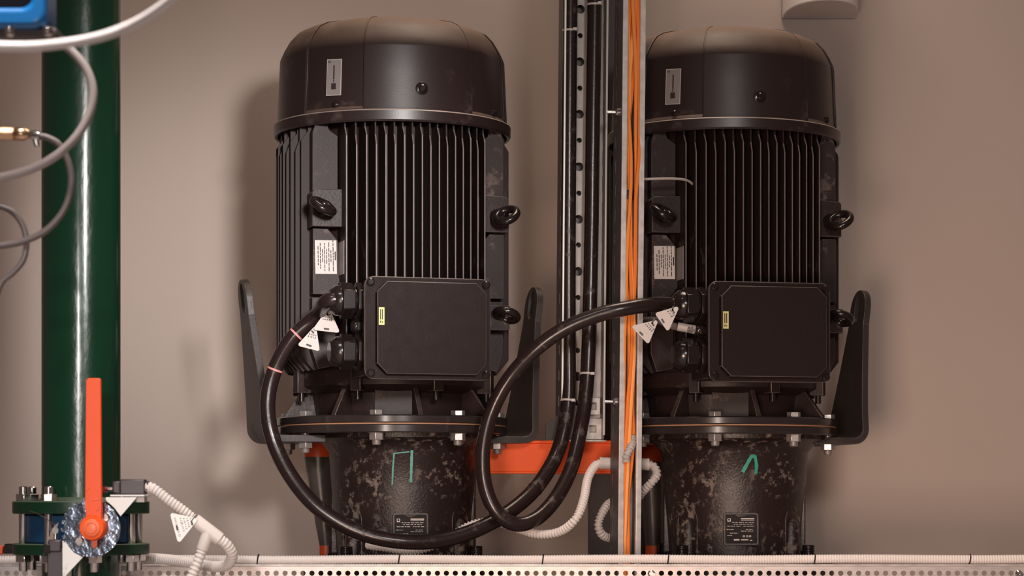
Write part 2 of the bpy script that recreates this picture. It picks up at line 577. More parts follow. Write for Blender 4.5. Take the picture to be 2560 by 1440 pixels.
def build_pump(label, loc, rz, which):
    root = thing('vertical_pump', label, 'pump', loc, rz, 'vertical pumps with black motors')
    rnd = random.Random(3 if which == 'left' else 11)

    # fan cowl with four shallow recessed panels
    prof = [(0.288, 1.770), (0.287, 1.783), (0.2865, 1.79), (0.283, 1.87), (0.280, 1.935), (0.2795, 1.940), (0.2695, 1.962), (0.2565, 1.984),
            (0.240, 2.002), (0.216, 2.0135), (0.185, 2.021), (0.165, 2.0245), (0.160, 2.0250), (0.10, 2.0295), (0.03, 2.031)]
    edges = []
    for c in (-135, -45, 45, 135):
        for e in (-17, 17):
            edges += [c + e - 0.35, c + e + 0.35]
    angs = sorted(set([float(q) for q in range(-180, 180, 4)] + edges))

    def rmod(r, z, a, k):
        inside = any(abs((a - c + 180) % 360 - 180) < 17 for c in (-135, -45, 45, 135))
        if inside and 2 <= k <= 11:
            return r - 0.0042
        return r
    cowl = MB().lathe(prof, angs, rmod=rmod).build('fan_cowl', M_cowl, root, smooth=28)
    # raised weld seams between the panels
    for c in (-135, -45, 45, 135):
        for e in (-17, 17):
            a_ = c + e
            pth = [surf(a_, r - 0.0015, z) for r, z in prof[2:12]]
            MB().tube(pth, 0.0024, 6).build('panel_seam', M_cowl, cowl)
    rim = [(0.2885, 1.7815), (0.2940, 1.7805), (0.2962, 1.7775), (0.2955, 1.756), (0.2925, 1.7515), (0.286, 1.752), (0.285, 1.776)]
    mb = MB().lathe(rim, n=96, closed=False)
    mb.mi = [1 if 96 <= i < 192 else 0 for i in range(len(mb.f))]
    mb.build('cowl_rim', [M_cowl, M_rim_edge], root, smooth=30)
    MB().lathe([(0.25, 1.768), (0.284, 1.769), (0.284, 1.775), (0.25, 1.775)], n=64).build('cowl_floor', M_fin, root)
    for k in range(4):
        mb = MB()
        az = 90 * k
        if k:
            continue
        p = surf(az, 0.281, 1.832)
        n_ = Vector((math.sin(R(az)), -math.cos(R(az)), 0))
        mb.rod([(p, 0.0155), (p + n_ * 0.005, 0.0155), (p + n_ * 0.0065, 0.0135)], 22)
        mb.rod([(p + n_ * 0.0065, 0.009), (p + n_ * 0.013, 0.009), (p + n_ * 0.0155, 0.006)], 16)
        mb.build('cowl_screw', M_shiny, root)
    for k in (0, 3):
        mb = MB()
        az = 90 * k + 47
        p = surf(az, 0.279, 1.797)
        n_ = Vector((math.sin(R(az)), -math.cos(R(az)), 0))
        mb.rod([(p, 0.0075), (p + n_ * 0.007, 0.0075), (p + n_ * 0.010, 0.004)], 14)
        mb.build('cowl_screw', M_shiny, root)
    # grey sticker on the cowl
    Ms = tang_frame(-44, 0.2805, 1.8625) @ Matrix.Rotation(R(-2), 4, 'Z')
    st = MB().prism([(-0.0205, -0.0435), (0.0205, -0.0435), (0.0205, 0.0435), (-0.0205, 0.0435)], Ms, 0.0014).build('sticker', M_sticker_edge, root)
    MB().prism([(-0.0187, -0.0418), (0.0187, -0.0418), (0.0187, 0.0418), (-0.0187, 0.0418)], Ms @ Matrix.Translation((0, 0, 0.0012)), 0.0005).build('sticker_face', M_sticker, st)
    mb = MB()
    text_marks(mb, Ms, [(-0.0018, 0.0018, 0.012, 0.034), (-0.0014, 0.0014, -0.0095, 0.006), (-0.0065, 0.0065, -0.0215, 0.0145),
                        (-0.0165, -0.0150, 0.0375, 0.006), (-0.0140, -0.0125, 0.0370, 0.005), (-0.0115, -0.0100, 0.0375, 0.006)], 0.0021)
    mb.build('printing', M_ink, st)

    # motor body: core, parallel cooling fins, corner pads
    MB().lathe([(0.232, 1.13), (0.232, 1.76)], n=48).build('motor_core', M_fin, root)
    Rf = 0.290
    z0, z1 = 1.163, 1.772

    def fin(tip, inner, off, axis, sgn, top_in, alt):
        """thin plate: lies in a plane at `off` from the axis, reaches out to `tip`"""
        zt = z1
        out = [(inner, z0 + 0.012), (tip - 0.030, z0), (tip, z0 + 0.036), (tip, zt - (0.052 if alt else 0.075)),
               (tip - (0.016 if alt else 0.010), zt - (0.030 if alt else 0.05)), (tip - (0.016 if alt else 0.010), zt), (inner, zt)]
        tb, tt = 0.0034, 0.0015
        vs = []
        for side in (-1, 1):
            for rr, z in out:
                h = tb + (tt - tb) * (rr - inner) / (tip - inner)
                if axis == 'y':
                    vs.append((off + side * h, sgn * rr, z))
                else:
                    vs.append((sgn * rr, off + side * h, z))
        n = len(out)
        mb = MB()
        mb.add(vs, [tuple(range(n - 1, -1, -1)), tuple(range(n, 2 * n))])
        for i in range(n):
            j = (i + 1) % n
            mb.add([vs[i], vs[j], vs[n + j], vs[n + i]], [(0, 1, 2, 3)], 1 if i in (2, 3) else 0)
        return mb.build('cooling_fin', [M_fin, M_fin_edge], root, smooth=20)
    step = 0.0215
    for k in range(-8, 9):
        u = k * step
        tip = math.sqrt(Rf ** 2 - u * u)
        inner = max(math.sqrt(max(0.228 ** 2 - u * u, 0)), 0.13)
        fin(tip, inner, u, 'y', -1, 0, k % 2 == 0)
        fin(tip, inner, u, 'y', 1, 0, k % 2 == 0)
    for k in range(-6, 8):
        u = k * step + 0.0
        tip = math.sqrt(Rf ** 2 - u * u)
        inner = max(math.sqrt(max(0.228 ** 2 - u * u, 0)), 0.13)
        fin(tip, inner, u, 'x', -1, 0, k % 2 == 0)
        fin(tip, inner, u, 'x', 1, 0, k % 2 == 0)
    for sx in (-1, 1):
        Mp = frame((0, -0.166, 0), (1, 0, 0), (0, 0, 1))   # local x right, y up, z to the front
        # frame(): w = u x v = x cross z = -y -> front
        up = [(0.178, 1.594), (0.240, 1.594), (0.240, 1.735), (0.228, 1.768), (0.205, 1.768), (0.200, 1.742), (0.178, 1.728)]
        up = [(sx * x, z) for x, z in up]
        if sx < 0:
            up = up[::-1]
        MB().prism(up, Mp @ Matrix.Translation((0, 0, -0.05)), 0.05).build('corner_pad', M_pad, root, bevel=0.0015, worn=True)
        blk = [(0.168, 1.506), (0.246, 1.506), (0.246, 1.588), (0.240, 1.594), (0.172, 1.597), (0.168, 1.59)]
        blk = [(sx * x, z) for x, z in blk]
        if sx < 0:
            blk = blk[::-1]
        MB().prism(blk, Mp @ Matrix.Translation((0, 0, -0.07)), 0.096).build('eyebolt_boss', M_black, root, bevel=0.0018, worn=True)
        lo = [(0.178, 1.362), (0.240, 1.345), (0.240, 1.504), (0.200, 1.504), (0.181, 1.478), (0.178, 1.47)]
        lo = [(0.174, 1.375), (0.196, 1.345), (0.240, 1.345), (0.240, 1.503), (0.203, 1.503), (0.178, 1.474)]
        lo = [(sx * x, z) for x, z in lo]
        if sx < 0:
            lo = lo[::-1]
        MB().prism(lo, Mp @ Matrix.Translation((0, 0, -0.05)), 0.054).build('corner_pad', M_pad, root, bevel=0.0015, worn=True)
        lw = [(0.182, 1.175), (0.225, 1.165), (0.240, 1.21), (0.240, 1.338), (0.182, 1.338)]
        lw = [(sx * x, z) for x, z in lw]
        if sx < 0:
            lw = lw[::-1]
        MB().prism(lw, Mp @ Matrix.Translation((0, 0, -0.05)), 0.045).build('corner_pad', M_black, root, bevel=0.0015, worn=True)
        # rear corner pads
        MB().box(sx * 0.175, sx * 0.238, 0.12, 0.166, 1.17, 1.765).build('corner_pad', M_black, root, bevel=0.002)
    # rating label (white) on the left pad, second label on the side of the first fin
    Ml = frame((-0.2085, -0.170, 1.4345), (1, 0, 0), (0, 0, 1)) @ Matrix.Rotation(R(1.0), 4, 'Z')
    pl = MB().prism([(-0.0265, -0.0405), (0.0265, -0.0405), (0.0265, 0.0405), (-0.0265, 0.0405)], Ml, 0.0016).build('rating_label', M_tag, root)
    mb = MB()
    cols = [(-0.019, -0.020, 0.020), (-0.0135, -0.028, 0.028), (-0.008, -0.012, 0.016), (-0.003, -0.034, 0.034), (0.002, -0.016, 0.017),
            (0.0075, -0.034, 0.036), (0.0125, -0.012, 0.018), (0.018, -0.034, 0.036)]
    for cx, y0, y1 in cols:
        y = y0
        while y < y1:
            L_ = rnd.uniform(0.004, 0.012)
            text_marks(mb, Ml, [(cx - 0.0011, cx + 0.0011, y + L_ / 2, L_)], 0.0020)
            y += L_ + 0.0018
    text_marks(mb, Ml, [(0.0215, 0.0250, 0.003, 0.021)], 0.0020)
    mb.build('printing', M_ink, pl)
    Ml2 = frame((-0.1768, -0.196, 1.430), (0, -1, 0), (0, 0, 1))
    pl = MB().prism([(-0.028, -0.040), (0.028, -0.040), (0.028, 0.040), (-0.028, 0.040)], Ml2, -0.0016).build('side_label', M_sticker, root)
    # eyebolts
    def eyebolt(sx, z, roll, name='eyebolt', tilt=0.0):
        d = Vector((sx * 0.7071, -0.7071, tilt)).normalized()
        tng = Vector((0.7071, sx * 0.7071, 0)) * 1.0
        v = (tng * math.cos(R(roll)) + Vector((0, 0, 1)) * math.sin(R(roll))).normalized()
        base = Vector((sx * 0.212, -0.178, z))
        c = Vector((sx * 0.228, -0.228, z))
        mb = MB()
        mb.rod([(base, 0.022), (base + d * 0.018, 0.022), (base + d * 0.022, 0.016), (base + d * 0.036, 0.012)], 20)
        mb.torus(c, d, v, 0.0265, 0.0098, 32, 14)
        mb.build(name, M_shiny, root)
    eyebolt(-1, 1.550, -36)
    eyebolt(1, 1.543, 42)
    mb = MB().box(0.185, 0.243, -0.21, -0.15, 1.265, 1.325)
    mb.build('eyebolt_boss', M_black, root, bevel=0.0018, worn=True)
    eyebolt(1, 1.300, -24)

    # terminal box on the front
    bx0, bx1, bz0, bz1 = -0.172, 0.133, 1.130, 1.369
    tb = MB().prism([(bx0 + 0.012, bz0 + 0.01), (bx1 - 0.008, bz0 + 0.01), (bx1 - 0.008, bz1 - 0.012), (bx0 + 0.03, bz1 - 0.008), (bx0 + 0.012, bz1 - 0.03)],
                    frame((0, -0.24, 0), (1, 0, 0), (0, 0, 1)), 0.162).build('terminal_box', M_black, root, bevel=0.002, worn=True)
    Mf = frame((0, -0.400, 0), (1, 0, 0), (0, 0, 1))
    MB().prism(rrect(bx0, bx1, bz0, bz1, 0.022), Mf, 0.014).build('box_rim', M_lid, tb, bevel=0.002, worn=True)
    ch = 0.024
    lidp = [(bx0 + 0.026 + ch, bz0 + 0.012), (bx1 - 0.016 - ch, bz0 + 0.012), (bx1 - 0.016, bz0 + 0.012 + ch), (bx1 - 0.016, bz1 - 0.012 - ch),
            (bx1 - 0.016 - ch, bz1 - 0.012), (bx0 + 0.026 + ch, bz1 - 0.012), (bx0 + 0.026, bz1 - 0.012 - ch), (bx0 + 0.026, bz0 + 0.012 + ch)]
    MB().prism(lidp, Mf @ Matrix.Translation((0, 0, 0.012)), 0.022).build('box_lid', M_lid, tb, bevel=0.0018, worn=True)
    for cx, cz in ((bx0 + 0.014, bz0 + 0.014), (bx0 + 0.014, bz1 - 0.014), (bx1 - 0.012, bz0 + 0.014), (bx1 - 0.012, bz1 - 0.014)):
        mb = MB()
        p = Vector((cx, -0.4135, cz))
        mb.rod([(p, 0.0095), (p + Vector((0, -0.006, 0)), 0.0095), (p + Vector((0, -0.009, 0)), 0.006)], 16)
        mb.build('box_screw', M_shiny, tb)
    Ms = frame((bx0 + 0.036, -0.4342, 1.275), (1, 0, 0), (0, 0, 1))
    ys = MB().prism([(-0.0068, -0.0205), (0.0068, -0.0205), (0.0068, 0.0205), (-0.0068, 0.0205)], Ms, 0.0008).build('yellow_sticker', M_yellow, tb)
    mb = MB()
    text_marks(mb, Ms, [(-0.004, -0.0015, 0.004, 0.024), (0.0005, 0.003, 0.004, 0.024), (-0.004, -0.001, -0.013, 0.005), (0.001, 0.003, -0.014, 0.004)], 0.0012)
    mb.build('printing', M_ink, ys)

    # cable glands on the left side of the box
    def gland(z, s, y=-0.345, tip=True):
        g = MB()
        x = bx0 + 0.024
        ax = Vector((-1, 0, 0))
        p = Vector((x, y, z))
        g.rod([(p, 0.036 * s), (p + ax * 0.016 * s, 0.036 * s)], 24)
        hexnut(g, p + ax * 0.014 * s, p + ax * 0.030 * s, 0.044 * s, phase=R(30))
        g.rod([(p + ax * 0.030 * s, 0.033 * s), (p + ax * 0.036 * s, 0.033 * s)], 24)
        hexnut(g, p + ax * 0.036 * s, p + ax * 0.066 * s, 0.043 * s, phase=R(30))
        g.rod([(p + ax * 0.066 * s, 0.037 * s), (p + ax * 0.078 * s, 0.035 * s), (p + ax * 0.088 * s, 0.027 * s), (p + ax * 0.092 * s, 0.022 * s)], 24)
        g.build('cable_gland', M_shiny, tb, bevel=0.002)
        return p + ax * 0.09 * s
    g_up = gland(1.316, 1.0)
    g_lo = gland(1.196, 1.0)
    g_mid = gland(1.256, 0.42)

    # end shield, gussets and the two flanges
    MB().lathe([(0.246, 1.165), (0.246, 1.128), (0.225, 1.118), (0.205, 1.11), (0.196, 1.052), (0.03, 1.052)], n=64).build('end_shield', M_black, root)
    for k in range(8):
        az = 45 * k
        u = Vector((math.sin(R(az)), -math.cos(R(az)), 0))
        Mg = frame((0, 0, 0), u, (0, 0, 1))
        MB().prism([(0.18, 1.05), (0.277, 1.05), (0.277, 1.056), (0.228, 1.122), (0.18, 1.122)], Mg @ Matrix.Translation((0, 0, -0.006)), 0.012).build('gusset', M_black, root, bevel=0.0015, worn=True)
        az = 45 * k + 11
        u = Vector((math.sin(R(az)), -math.cos(R(az)), 0))
        Mg = frame((0, 0, 0), u, (0, 0, 1))
        lug = MB().prism([(0.225, 1.112), (0.262, 1.112), (0.262, 1.168), (0.225, 1.168)], Mg @ Matrix.Translation((0, 0, -0.013)), 0.026).build('bolt_lug', M_black, root, bevel=0.002, worn=True)
        mb = MB()
        mb.cyl(u * 0.246 + Vector((0, 0, 1.092)), u * 0.246 + Vector((0, 0, 1.112)), 0.0075, n=12)
        mb.build('lug_bolt', M_shiny, lug)
    # four flat covers between the gussets
    for az in (-12, 78, 168, 258):
        MB().prism([(-0.052, -0.034), (0.052, -0.034), (0.050, 0.034), (-0.050, 0.034)], tang_frame(az - 0, 0.206, 1.090), 0.006).build('shield_cover', M_pad, root, bevel=0.0015, worn=True)
    MB().lathe([(0.05, 1.0345), (0.287, 1.0345), (0.2885, 1.037), (0.2885, 1.051), (0.286, 1.0535), (0.19, 1.0535)], n=96).build('motor_flange', M_steel, root, smooth=25)
    MB().lathe([(0.05, 1.0315), (0.2855, 1.0315), (0.2855, 1.0347), (0.05, 1.0347)], n=96).build('gasket', M_shim, root, smooth=25)
    MB().lathe([(0.05, 1.0115), (0.285, 1.0115), (0.287, 1.014), (0.287, 1.029), (0.285, 1.0317), (0.05, 1.0317)], n=96).build('pump_flange', M_steel, root, smooth=25)
    for k in range(8):
        az = 22.5 + 45 * k
        c = surf(az, 0.264, 0)
        low = 0.994 if abs((az + 180) % 360 - 180 - 90) < 40 or abs((az + 180) % 360 - 180 + 90) < 40 else 1.0115
        if which == 'right' and az > 180:
            low = 1.0115
        mb = MB()
        hexnut(mb, c + Vector((0, 0, 1.0535)), c + Vector((0, 0, 1.066)), 0.0175, phase=R(az))
        hexnut(mb, c + Vector((0, 0, low - 0.018)), c + Vector((0, 0, low)), 0.0185, phase=R(az))
        mb.cyl(c + Vector((0, 0, low - 0.001)), c + Vector((0, 0, low + 0.002)), 0.021, n=18)
        mb.rod([(c + Vector((0, 0, low - 0.030)), 0.0085), (c + Vector((0, 0, low - 0.027)), 0.0105), (c + Vector((0, 0, 1.06)), 0.0105)], 14)
        mb.build('flange_bolt', M_bolt, root, bevel=0.001)

    # lifting brackets: a foot under the flange, a bend, a tapering upright with a slot
    def bracket(side):
        ln = [(0.20, 0.999, 0.13)] + [(0.30, 0.999, 0.13)]
        for q in range(0, 91, 15):
            ln.append((0.305 + 0.030 * math.sin(R(q)) , 1.029 - 0.030 * math.cos(R(q)), 0.13))
        ztop, rtop = 1.30, 0.366
        for i in range(1, 7):
            tt = i / 6
            wd = 0.13 + (0.052 - 0.13) * (tt ** 0.8)
            ln.append((0.335 + (rtop - 0.335) * tt, 1.029 + (ztop - 1.029) * tt, wd))
        th = 0.0085
        mb = MB()
        vs = []
        for i, (rr, z, h) in enumerate(ln):
            a_ = Vector((ln[max(i - 1, 0)][0], ln[max(i - 1, 0)][1]))
            b_ = Vector((ln[min(i + 1, len(ln) - 1)][0], ln[min(i + 1, len(ln) - 1)][1]))
            d = (b_ - a_).normalized()
            nn = Vector((d.y, -d.x))
            for s1, s2 in ((-1, -1), (1, -1), (1, 1), (-1, 1)):
                q = Vector((rr, z)) + nn * th * s2
                vs.append((side * q.x, s1 * h, q.y))
        fs = []
        for i in range(len(ln) - 1):
            for k in range(4):
                j = (k + 1) % 4
                fs.append((i * 4 + k, i * 4 + j, i * 4 + 4 + j, i * 4 + 4 + k))
        fs.append((3, 2, 1, 0))
        mb.add(vs, fs)
        # head with a slotted eye
        d = Vector((side * (rtop - 0.335), 0, ztop - 1.029)).normalized()
        Mh = frame((side * rtop, 0, ztop), (0, 1, 0), d)
        outer = []
        inner = []
        N_ = 32
        for i in range(N_):
            a_ = 2 * PI * i / N_
            x, y = math.cos(a_), math.sin(a_)
            if y >= 0:
                outer.append((0.052 * x, 0.042 + 0.050 * y))
            else:
                m_ = max(abs(x), abs(y))
                outer.append((0.052 * x / m_ if abs(x) >= abs(y) else 0.052 * x / m_, 0.042 + 0.042 * y / m_))
            inner.append((0.021 * x, 0.046 + 0.030 * y + (0.006 if y > 0 else -0.006)))
        mb.holed(outer, inner, Mh @ Matrix.Translation((0, 0, -th)), 2 * th)
        br = mb.build('lifting_bracket', M_bracket, root, bevel=0.0015, worn=True)
        if side < 0:
            Mx = frame((side * 0.3555, 0, 1.195), (0, 1, 0), d)
            MB().prism([(-0.02, -0.075), (0.02, -0.075), (0.02, 0.05), (-0.02, 0.05)], Mx @ Matrix.Translation((0, 0, 0.0)), 0.010).build('wear_strip', mat('worn_brown_strip', (0.10, 0.07, 0.05), 0.5, var=0.5, var_scale=40), br)
        return br
    bracket(1)
    if which == 'left':
        bracket(-1)

    # cast pump head below the flange
    ox = 0.029
    prof = [(0.235, 1.0117), (0.235, 1.002), (0.205, 0.992), (0.187, 0.97), (0.180, 0.88), (0.172, 0.79), (0.166, 0.70), (0.166, 0.66)]
    head = MB().lathe(prof, n=72, ox=ox).build('pump_head', M_pump, root, smooth=40)
    MB().lathe([(0.245, 0.645), (0.25, 0.65), (0.25, 0.69), (0.246, 0.694), (0.10, 0.694)], n=72, ox=ox).build('base_flange', M_black, root)
    MB().lathe([(0.20, 0.30), (0.30, 0.34), (0.33, 0.42), (0.33, 0.50), (0.30, 0.57), (0.22, 0.62), (0.20, 0.65)], n=72).build('pump_casing', M_black, root)
    MB().lathe([(0.28, 0.0), (0.28, 0.03), (0.18, 0.05), (0.17, 0.32)], n=48).build('pedestal', M_black, root)

    def hr(z):
        for (r0, za), (r1, zb) in zip(prof, prof[1:]):
            if zb <= z <= za:
                return r1 + (r0 - r1) * (z - zb) / (za - zb)
        return 0.17
    for az in (-58, 46, 135, 225):
        c = surf(az, 0.205, 0, ox)
        mb = MB()
        mb.cyl(c + Vector((0, 0, 0.692)), c + Vector((0, 0, 0.697)), 0.026, n=24)
        hexnut(mb, c + Vector((0, 0, 0.697)), c + Vector((0, 0, 0.713)), 0.022)
        pts = []
        for i in range(9):
            pts.append((c + Vector((0, 0, 0.713 + i * 0.003)), 0.0165 if i % 2 else 0.0148))
        mb.rod(pts, 18)
        mb.build('base_stud', M_shiny, root, bevel=0.001)
    # arched openings in the head
    for az in (-62, 28 + 12, 118, 208):
        Ma = tang_frame(az, 0.160, 0.70, ox)
        o_, i_ = [], []
        for i in range(25):
            a_ = PI * i / 24
            o_.append((0.037 * math.cos(a_), 0.098 + 0.037 * math.sin(a_)))
            i_.append((0.030 * math.cos(a_), 0.098 + 0.029 * math.sin(a_)))
        outl = [(0.037, 0)] + o_ + [(-0.037, 0)]
        inl = [(0.030, 0)] + i_ + [(-0.030, 0)]
        mb = MB()
        n_ = len(outl)
        vs = []
        for z in (-0.012, 0.013):
            vs += [Ma @ Vector((x, y, z)) for x, y in outl] + [Ma @ Vector((x, y, z)) for x, y in inl]
        fs = []
        for i in range(n_ - 1):
            fs += [(i, i + 1, n_ + i + 1, n_ + i), (2 * n_ + i, 2 * n_ + i + 1, 3 * n_ + i + 1, 3 * n_ + i), (i, i + 1, 2 * n_ + i + 1, 2 * n_ + i),
                   (n_ + i, n_ + i + 1, 3 * n_ + i + 1, 3 * n_ + i)]
        mb.add(vs, fs)
        ar = mb.build('arched_opening', M_pump, head, bevel=0.001, worn=True)
        c = surf(az, 0.166, 0, ox)
        mb = MB()
        mb.rod([(c + Vector((0, 0, 0.694)), 0.019), (c + Vector((0, 0, 0.715)), 0.019), (c + Vector((0, 0, 0.716)), 0.022), (c + Vector((0, 0, 0.79)), 0.021), (c + Vector((0, 0, 0.805)), 0.012)], 18)
        mb.build('coupling_stub', M_pump, head)
    # side bosses of the casting
    for az in (70, 160, 250):
        MB().prism(round_poly([(-0.03, -0.09), (0.03, -0.09), (0.022, 0.09), (-0.022, 0.09)], 0.01), tang_frame(az, 0.140, 0.80, ox), 0.040).build('cast_boss', M_pump, head, bevel=0.003)
    # data plate with raised frame
    pz = 0.7775
    paz = -9 if which == 'left' else -13
    Mp = tang_frame(paz, hr(pz) - 0.004, pz, ox) @ Matrix.Rotation(R(-3), 4, 'X')
    fo = rrect(-0.0435, 0.0435, -0.0405, 0.0405, 0.006)
    fi = rrect(-0.0385, 0.0385, -0.0355, 0.0355, 0.003)
    fr = MB().holed(fo, fi, Mp, 0.013).build('data_plate_frame', M_pump, head, bevel=0.001, worn=True)
    dp = MB().prism(fi, Mp, 0.008).build('data_plate', M_plate, head)
    mb = MB()
    zz = 0.0086
    rows = [(0.000, 0.033, 0.0255, 0.003), (0.000, 0.033, 0.0215, 0.0012)]
    for y, x0, x1 in ((0.0165, -0.022, 0.033), (0.012, -0.018, 0.03), (0.007, -0.034, 0.0), (0.007, 0.006, 0.033), (-0.001, -0.036, -0.018), (-0.001, 0.012, 0.03), (-0.005, 0.0, 0.03), (-0.010, -0.028, -0.006), (-0.016, -0.034, -0.022)):
        x = x0
        while x < x1:
            L_ = rnd.uniform(0.003, 0.009)
            rows.append((x, min(x + L_, x1), y, 0.0014))
            x += L_ + rnd.uniform(0.001, 0.003)
    rows += [(-0.018, -0.004, -0.0265, 0.004), (0.0, 0.018, -0.0265, 0.003), (0.022, 0.028, -0.028, 0.002)]
    text_marks(mb, Mp, rows, zz)
    mb.holed([(-0.0335, 0.0185), (-0.0255, 0.0185), (-0.0255, 0.0265), (-0.0335, 0.0265)], [(-0.0318, 0.0208), (-0.0272, 0.0208), (-0.0272, 0.0252), (-0.0318, 0.0252)], Mp @ Matrix.Translation((0, 0, zz - 0.0004)), 0.0004)
    for cx in (0.007, 0.0155, 0.0225):
        ring = [(cx + 0.0028 * math.cos(2 * PI * i / 12), -0.0178 + 0.0028 * math.sin(2 * PI * i / 12)) for i in range(12)]
        rin = [(cx + 0.0012 * math.cos(2 * PI * i / 12), -0.0178 + 0.0012 * math.sin(2 * PI * i / 12)) for i in range(12)]
        mb.holed(ring, rin, Mp @ Matrix.Translation((0, 0, zz - 0.0004)), 0.0004)
    mb.build('printing', M_light_print, dp)

    # paint mark on the casting
    def stroke(pts, wd, mb):
        pp = []
        for az, z in pts:
            pp.append((az, z))
        full = []
        for (a0, za), (a1, zb) in zip(pp, pp[1:]):
            for i in range(8):
                tt = i / 8
                full.append((a0 + (a1 - a0) * tt, za + (zb - za) * tt))
        full.append(pp[-1])
        vs = []
        for i, (az, z) in enumerate(full):
            a_ = full[max(i - 1, 0)]
            b_ = full[min(i + 1, len(full) - 1)]
            dx = (b_[0] - a_[0]) * R(1) * 0.18
            dz = b_[1] - a_[1]
            l_ = math.hypot(dx, dz)
            nx, nz = -dz / l_, dx / l_
            ww = wd * rnd.uniform(0.75, 1.1) / 2
            for s_ in (-1, 1):
                az2 = az + s_ * ww * nx / 0.18 / R(1)
                z2 = z + s_ * ww * nz
                vs.append(surf(az2, hr(z2) + 0.0012, z2, ox))
        mb.add(vs, [(2 * i, 2 * i + 1, 2 * i + 3, 2 * i + 2) for i in range(len(full) - 1)])
    mb = MB()
    if which == 'left':
        stroke([(-21.6, 0.964), (-22.6, 0.925), (-23.2, 0.888)], 0.0042, mb)
        stroke([(-21.8, 0.963), (-10.2, 0.967)], 0.0032, mb)
        stroke([(-8.4, 0.971), (-8.7, 0.93), (-9.0, 0.893)], 0.0068, mb)
        pm = mb.build('paint_mark', M_teal_b, head)
        pm['label'] = 'pale teal hand-painted mark like a doorway'
    else:
        stroke([(-12.0, 0.919), (-5.5, 0.958), (-1.6, 0.958)], 0.0095, mb)
        stroke([(-2.4, 0.958), (-1.2, 0.935), (-1.6, 0.915)], 0.0085, mb)
        pm = mb.build('paint_mark', M_teal, head)
        pm['label'] = 'teal hand-painted mark like an arrow head'
    bpy.context.view_layer.update()
    return root, root.matrix_world @ g_up, root.matrix_world @ g_lo, root.matrix_world @ g_mid


TH_L, TH_R = R(17.1), R(13.0)
LP = P(981, 1250, 0.0)
RP = P(1809, 1250, 0.12)
pumpL, gLu, gLl, gLm = build_pump('black vertical pump left of the cable tray, with an open rectangle painted on its head',
                                  (LP.x, 0.0, 0), TH_L, 'left')
pumpR, gRu, gRl, gRm = build_pump('black vertical pump right of the orange cables, with an arrow head painted on its head',
                                  (RP.x, 0.12, 0), TH_R, 'right')


# ------------------------------------------------------------------ orange posts wrapped in film, behind each pump head
def wrapped_post(label, x0, x1, xb0, xb1, Y, ytop):
    a0, a1 = P(x0, ytop, Y), P(x1, ytop, Y)
    b0, b1 = P(xb0, 1360, Y), P(xb1, 1360, Y)
    zt = a0.z
    zb = b0.z
    cx = (a0.x + a1.x) / 2
    cxb = (b0.x + b1.x) / 2
    t = thing('support_post', label, 'post', (cxb, Y, 0), 0, 'orange posts wrapped in dark film')
    dx = cx - cxb
    r1 = (a1.x - a0.x) / 2
    r0 = (b1.x - b0.x) / 2
    mb = MB()
    st = [(zt, r1 * 0.55, dx), (zt - 0.006, r1 * 0.8, dx), (zt - 0.018, r1 * 0.95, dx), (zt - 0.040, r1, dx)]
    vs = []
    n = 28

    def rings(st, mat_, name):
        vs = []
        for z, r, d in st:
            for i in range(n):
                a_ = 2 * PI * i / n
                vs.append((d + r * math.cos(a_), r * 0.9 * math.sin(a_), z))
        fs = []
        for k in range(len(st) - 1):
            fs += [(k * n + i, k * n + (i + 1) % n, (k + 1) * n + (i + 1) % n, (k + 1) * n + i) for i in range(n)]
        fs += [tuple(range(n)), tuple(range((len(st) - 1) * n, len(st) * n))]
        return MB().add(vs, fs).build(name, mat_, t)
    rings(st + [(zt - 0.048, r1 * 0.97, dx)], M_orange_dirty, 'post_cap')
    film = [(zt - 0.044, r1 * 1.0, dx)]
    for i in range(1, 9):
        tt = i / 8
        film.append((zt - 0.044 + (zb - zt + 0.04) * tt, (r1 + (r0 - r1) * tt) * (1.0 + 0.03 * math.sin(i * 2.3)), dx * (1 - tt)))
    rings(film, M_film, 'film_wrap')
    rings([(zb + 0.002, r0 * 0.96, 0), (zb - 0.05, r0 * 0.96, 0), (0.02, r0 * 0.96, 0)], M_orange_dirty, 'post_foot')
    MB().box(-0.06, 0.06, -0.06, 0.06, 0, 0.02).build('foot_plate', M_orange_dirty, t)


wrapped_post('orange post wrapped in dark film behind the left pump head', 760, 829, 798, 832, 0.17, 1100)
wrapped_post('orange post wrapped in dark film between the strut and the right pump head', 1592, 1659, 1612, 1657, 0.27, 1112)

# ------------------------------------------------------------------ orange beam between the pumps
b0 = P(1213, 1110, 0.0)
b1 = P(1604, 1110, 0.0)
zt = 0.992
zb = EYE + (1250 - 1178) / 1000
t = thing('orange_beam', 'orange painted channel beam behind the looped black cables between the pumps', 'beam', ((b0.x + b1.x) / 2, 0.0, 0))
L2 = (b1.x - b0.x) / 2
MB().box(-L2, L2, 0.02, 0.026, zb, zt).build('web', M_orange, t, bevel=0.001)
MB().box(-L2, L2 + 0.02, 0.012, 0.075, zt, zt + 0.007).build('top_flange', M_orange, t, bevel=0.001)
MB().box(-L2, L2, 0.02, 0.075, zb - 0.006, zb).build('bottom_flange', M_orange, t, bevel=0.001)
for sx in (-0.14, 0.14):
    MB().box(sx - 0.02, sx + 0.02, 0.026, WALL_Y, zb + 0.01, zt - 0.01).build('wall_arm', M_orange, t)


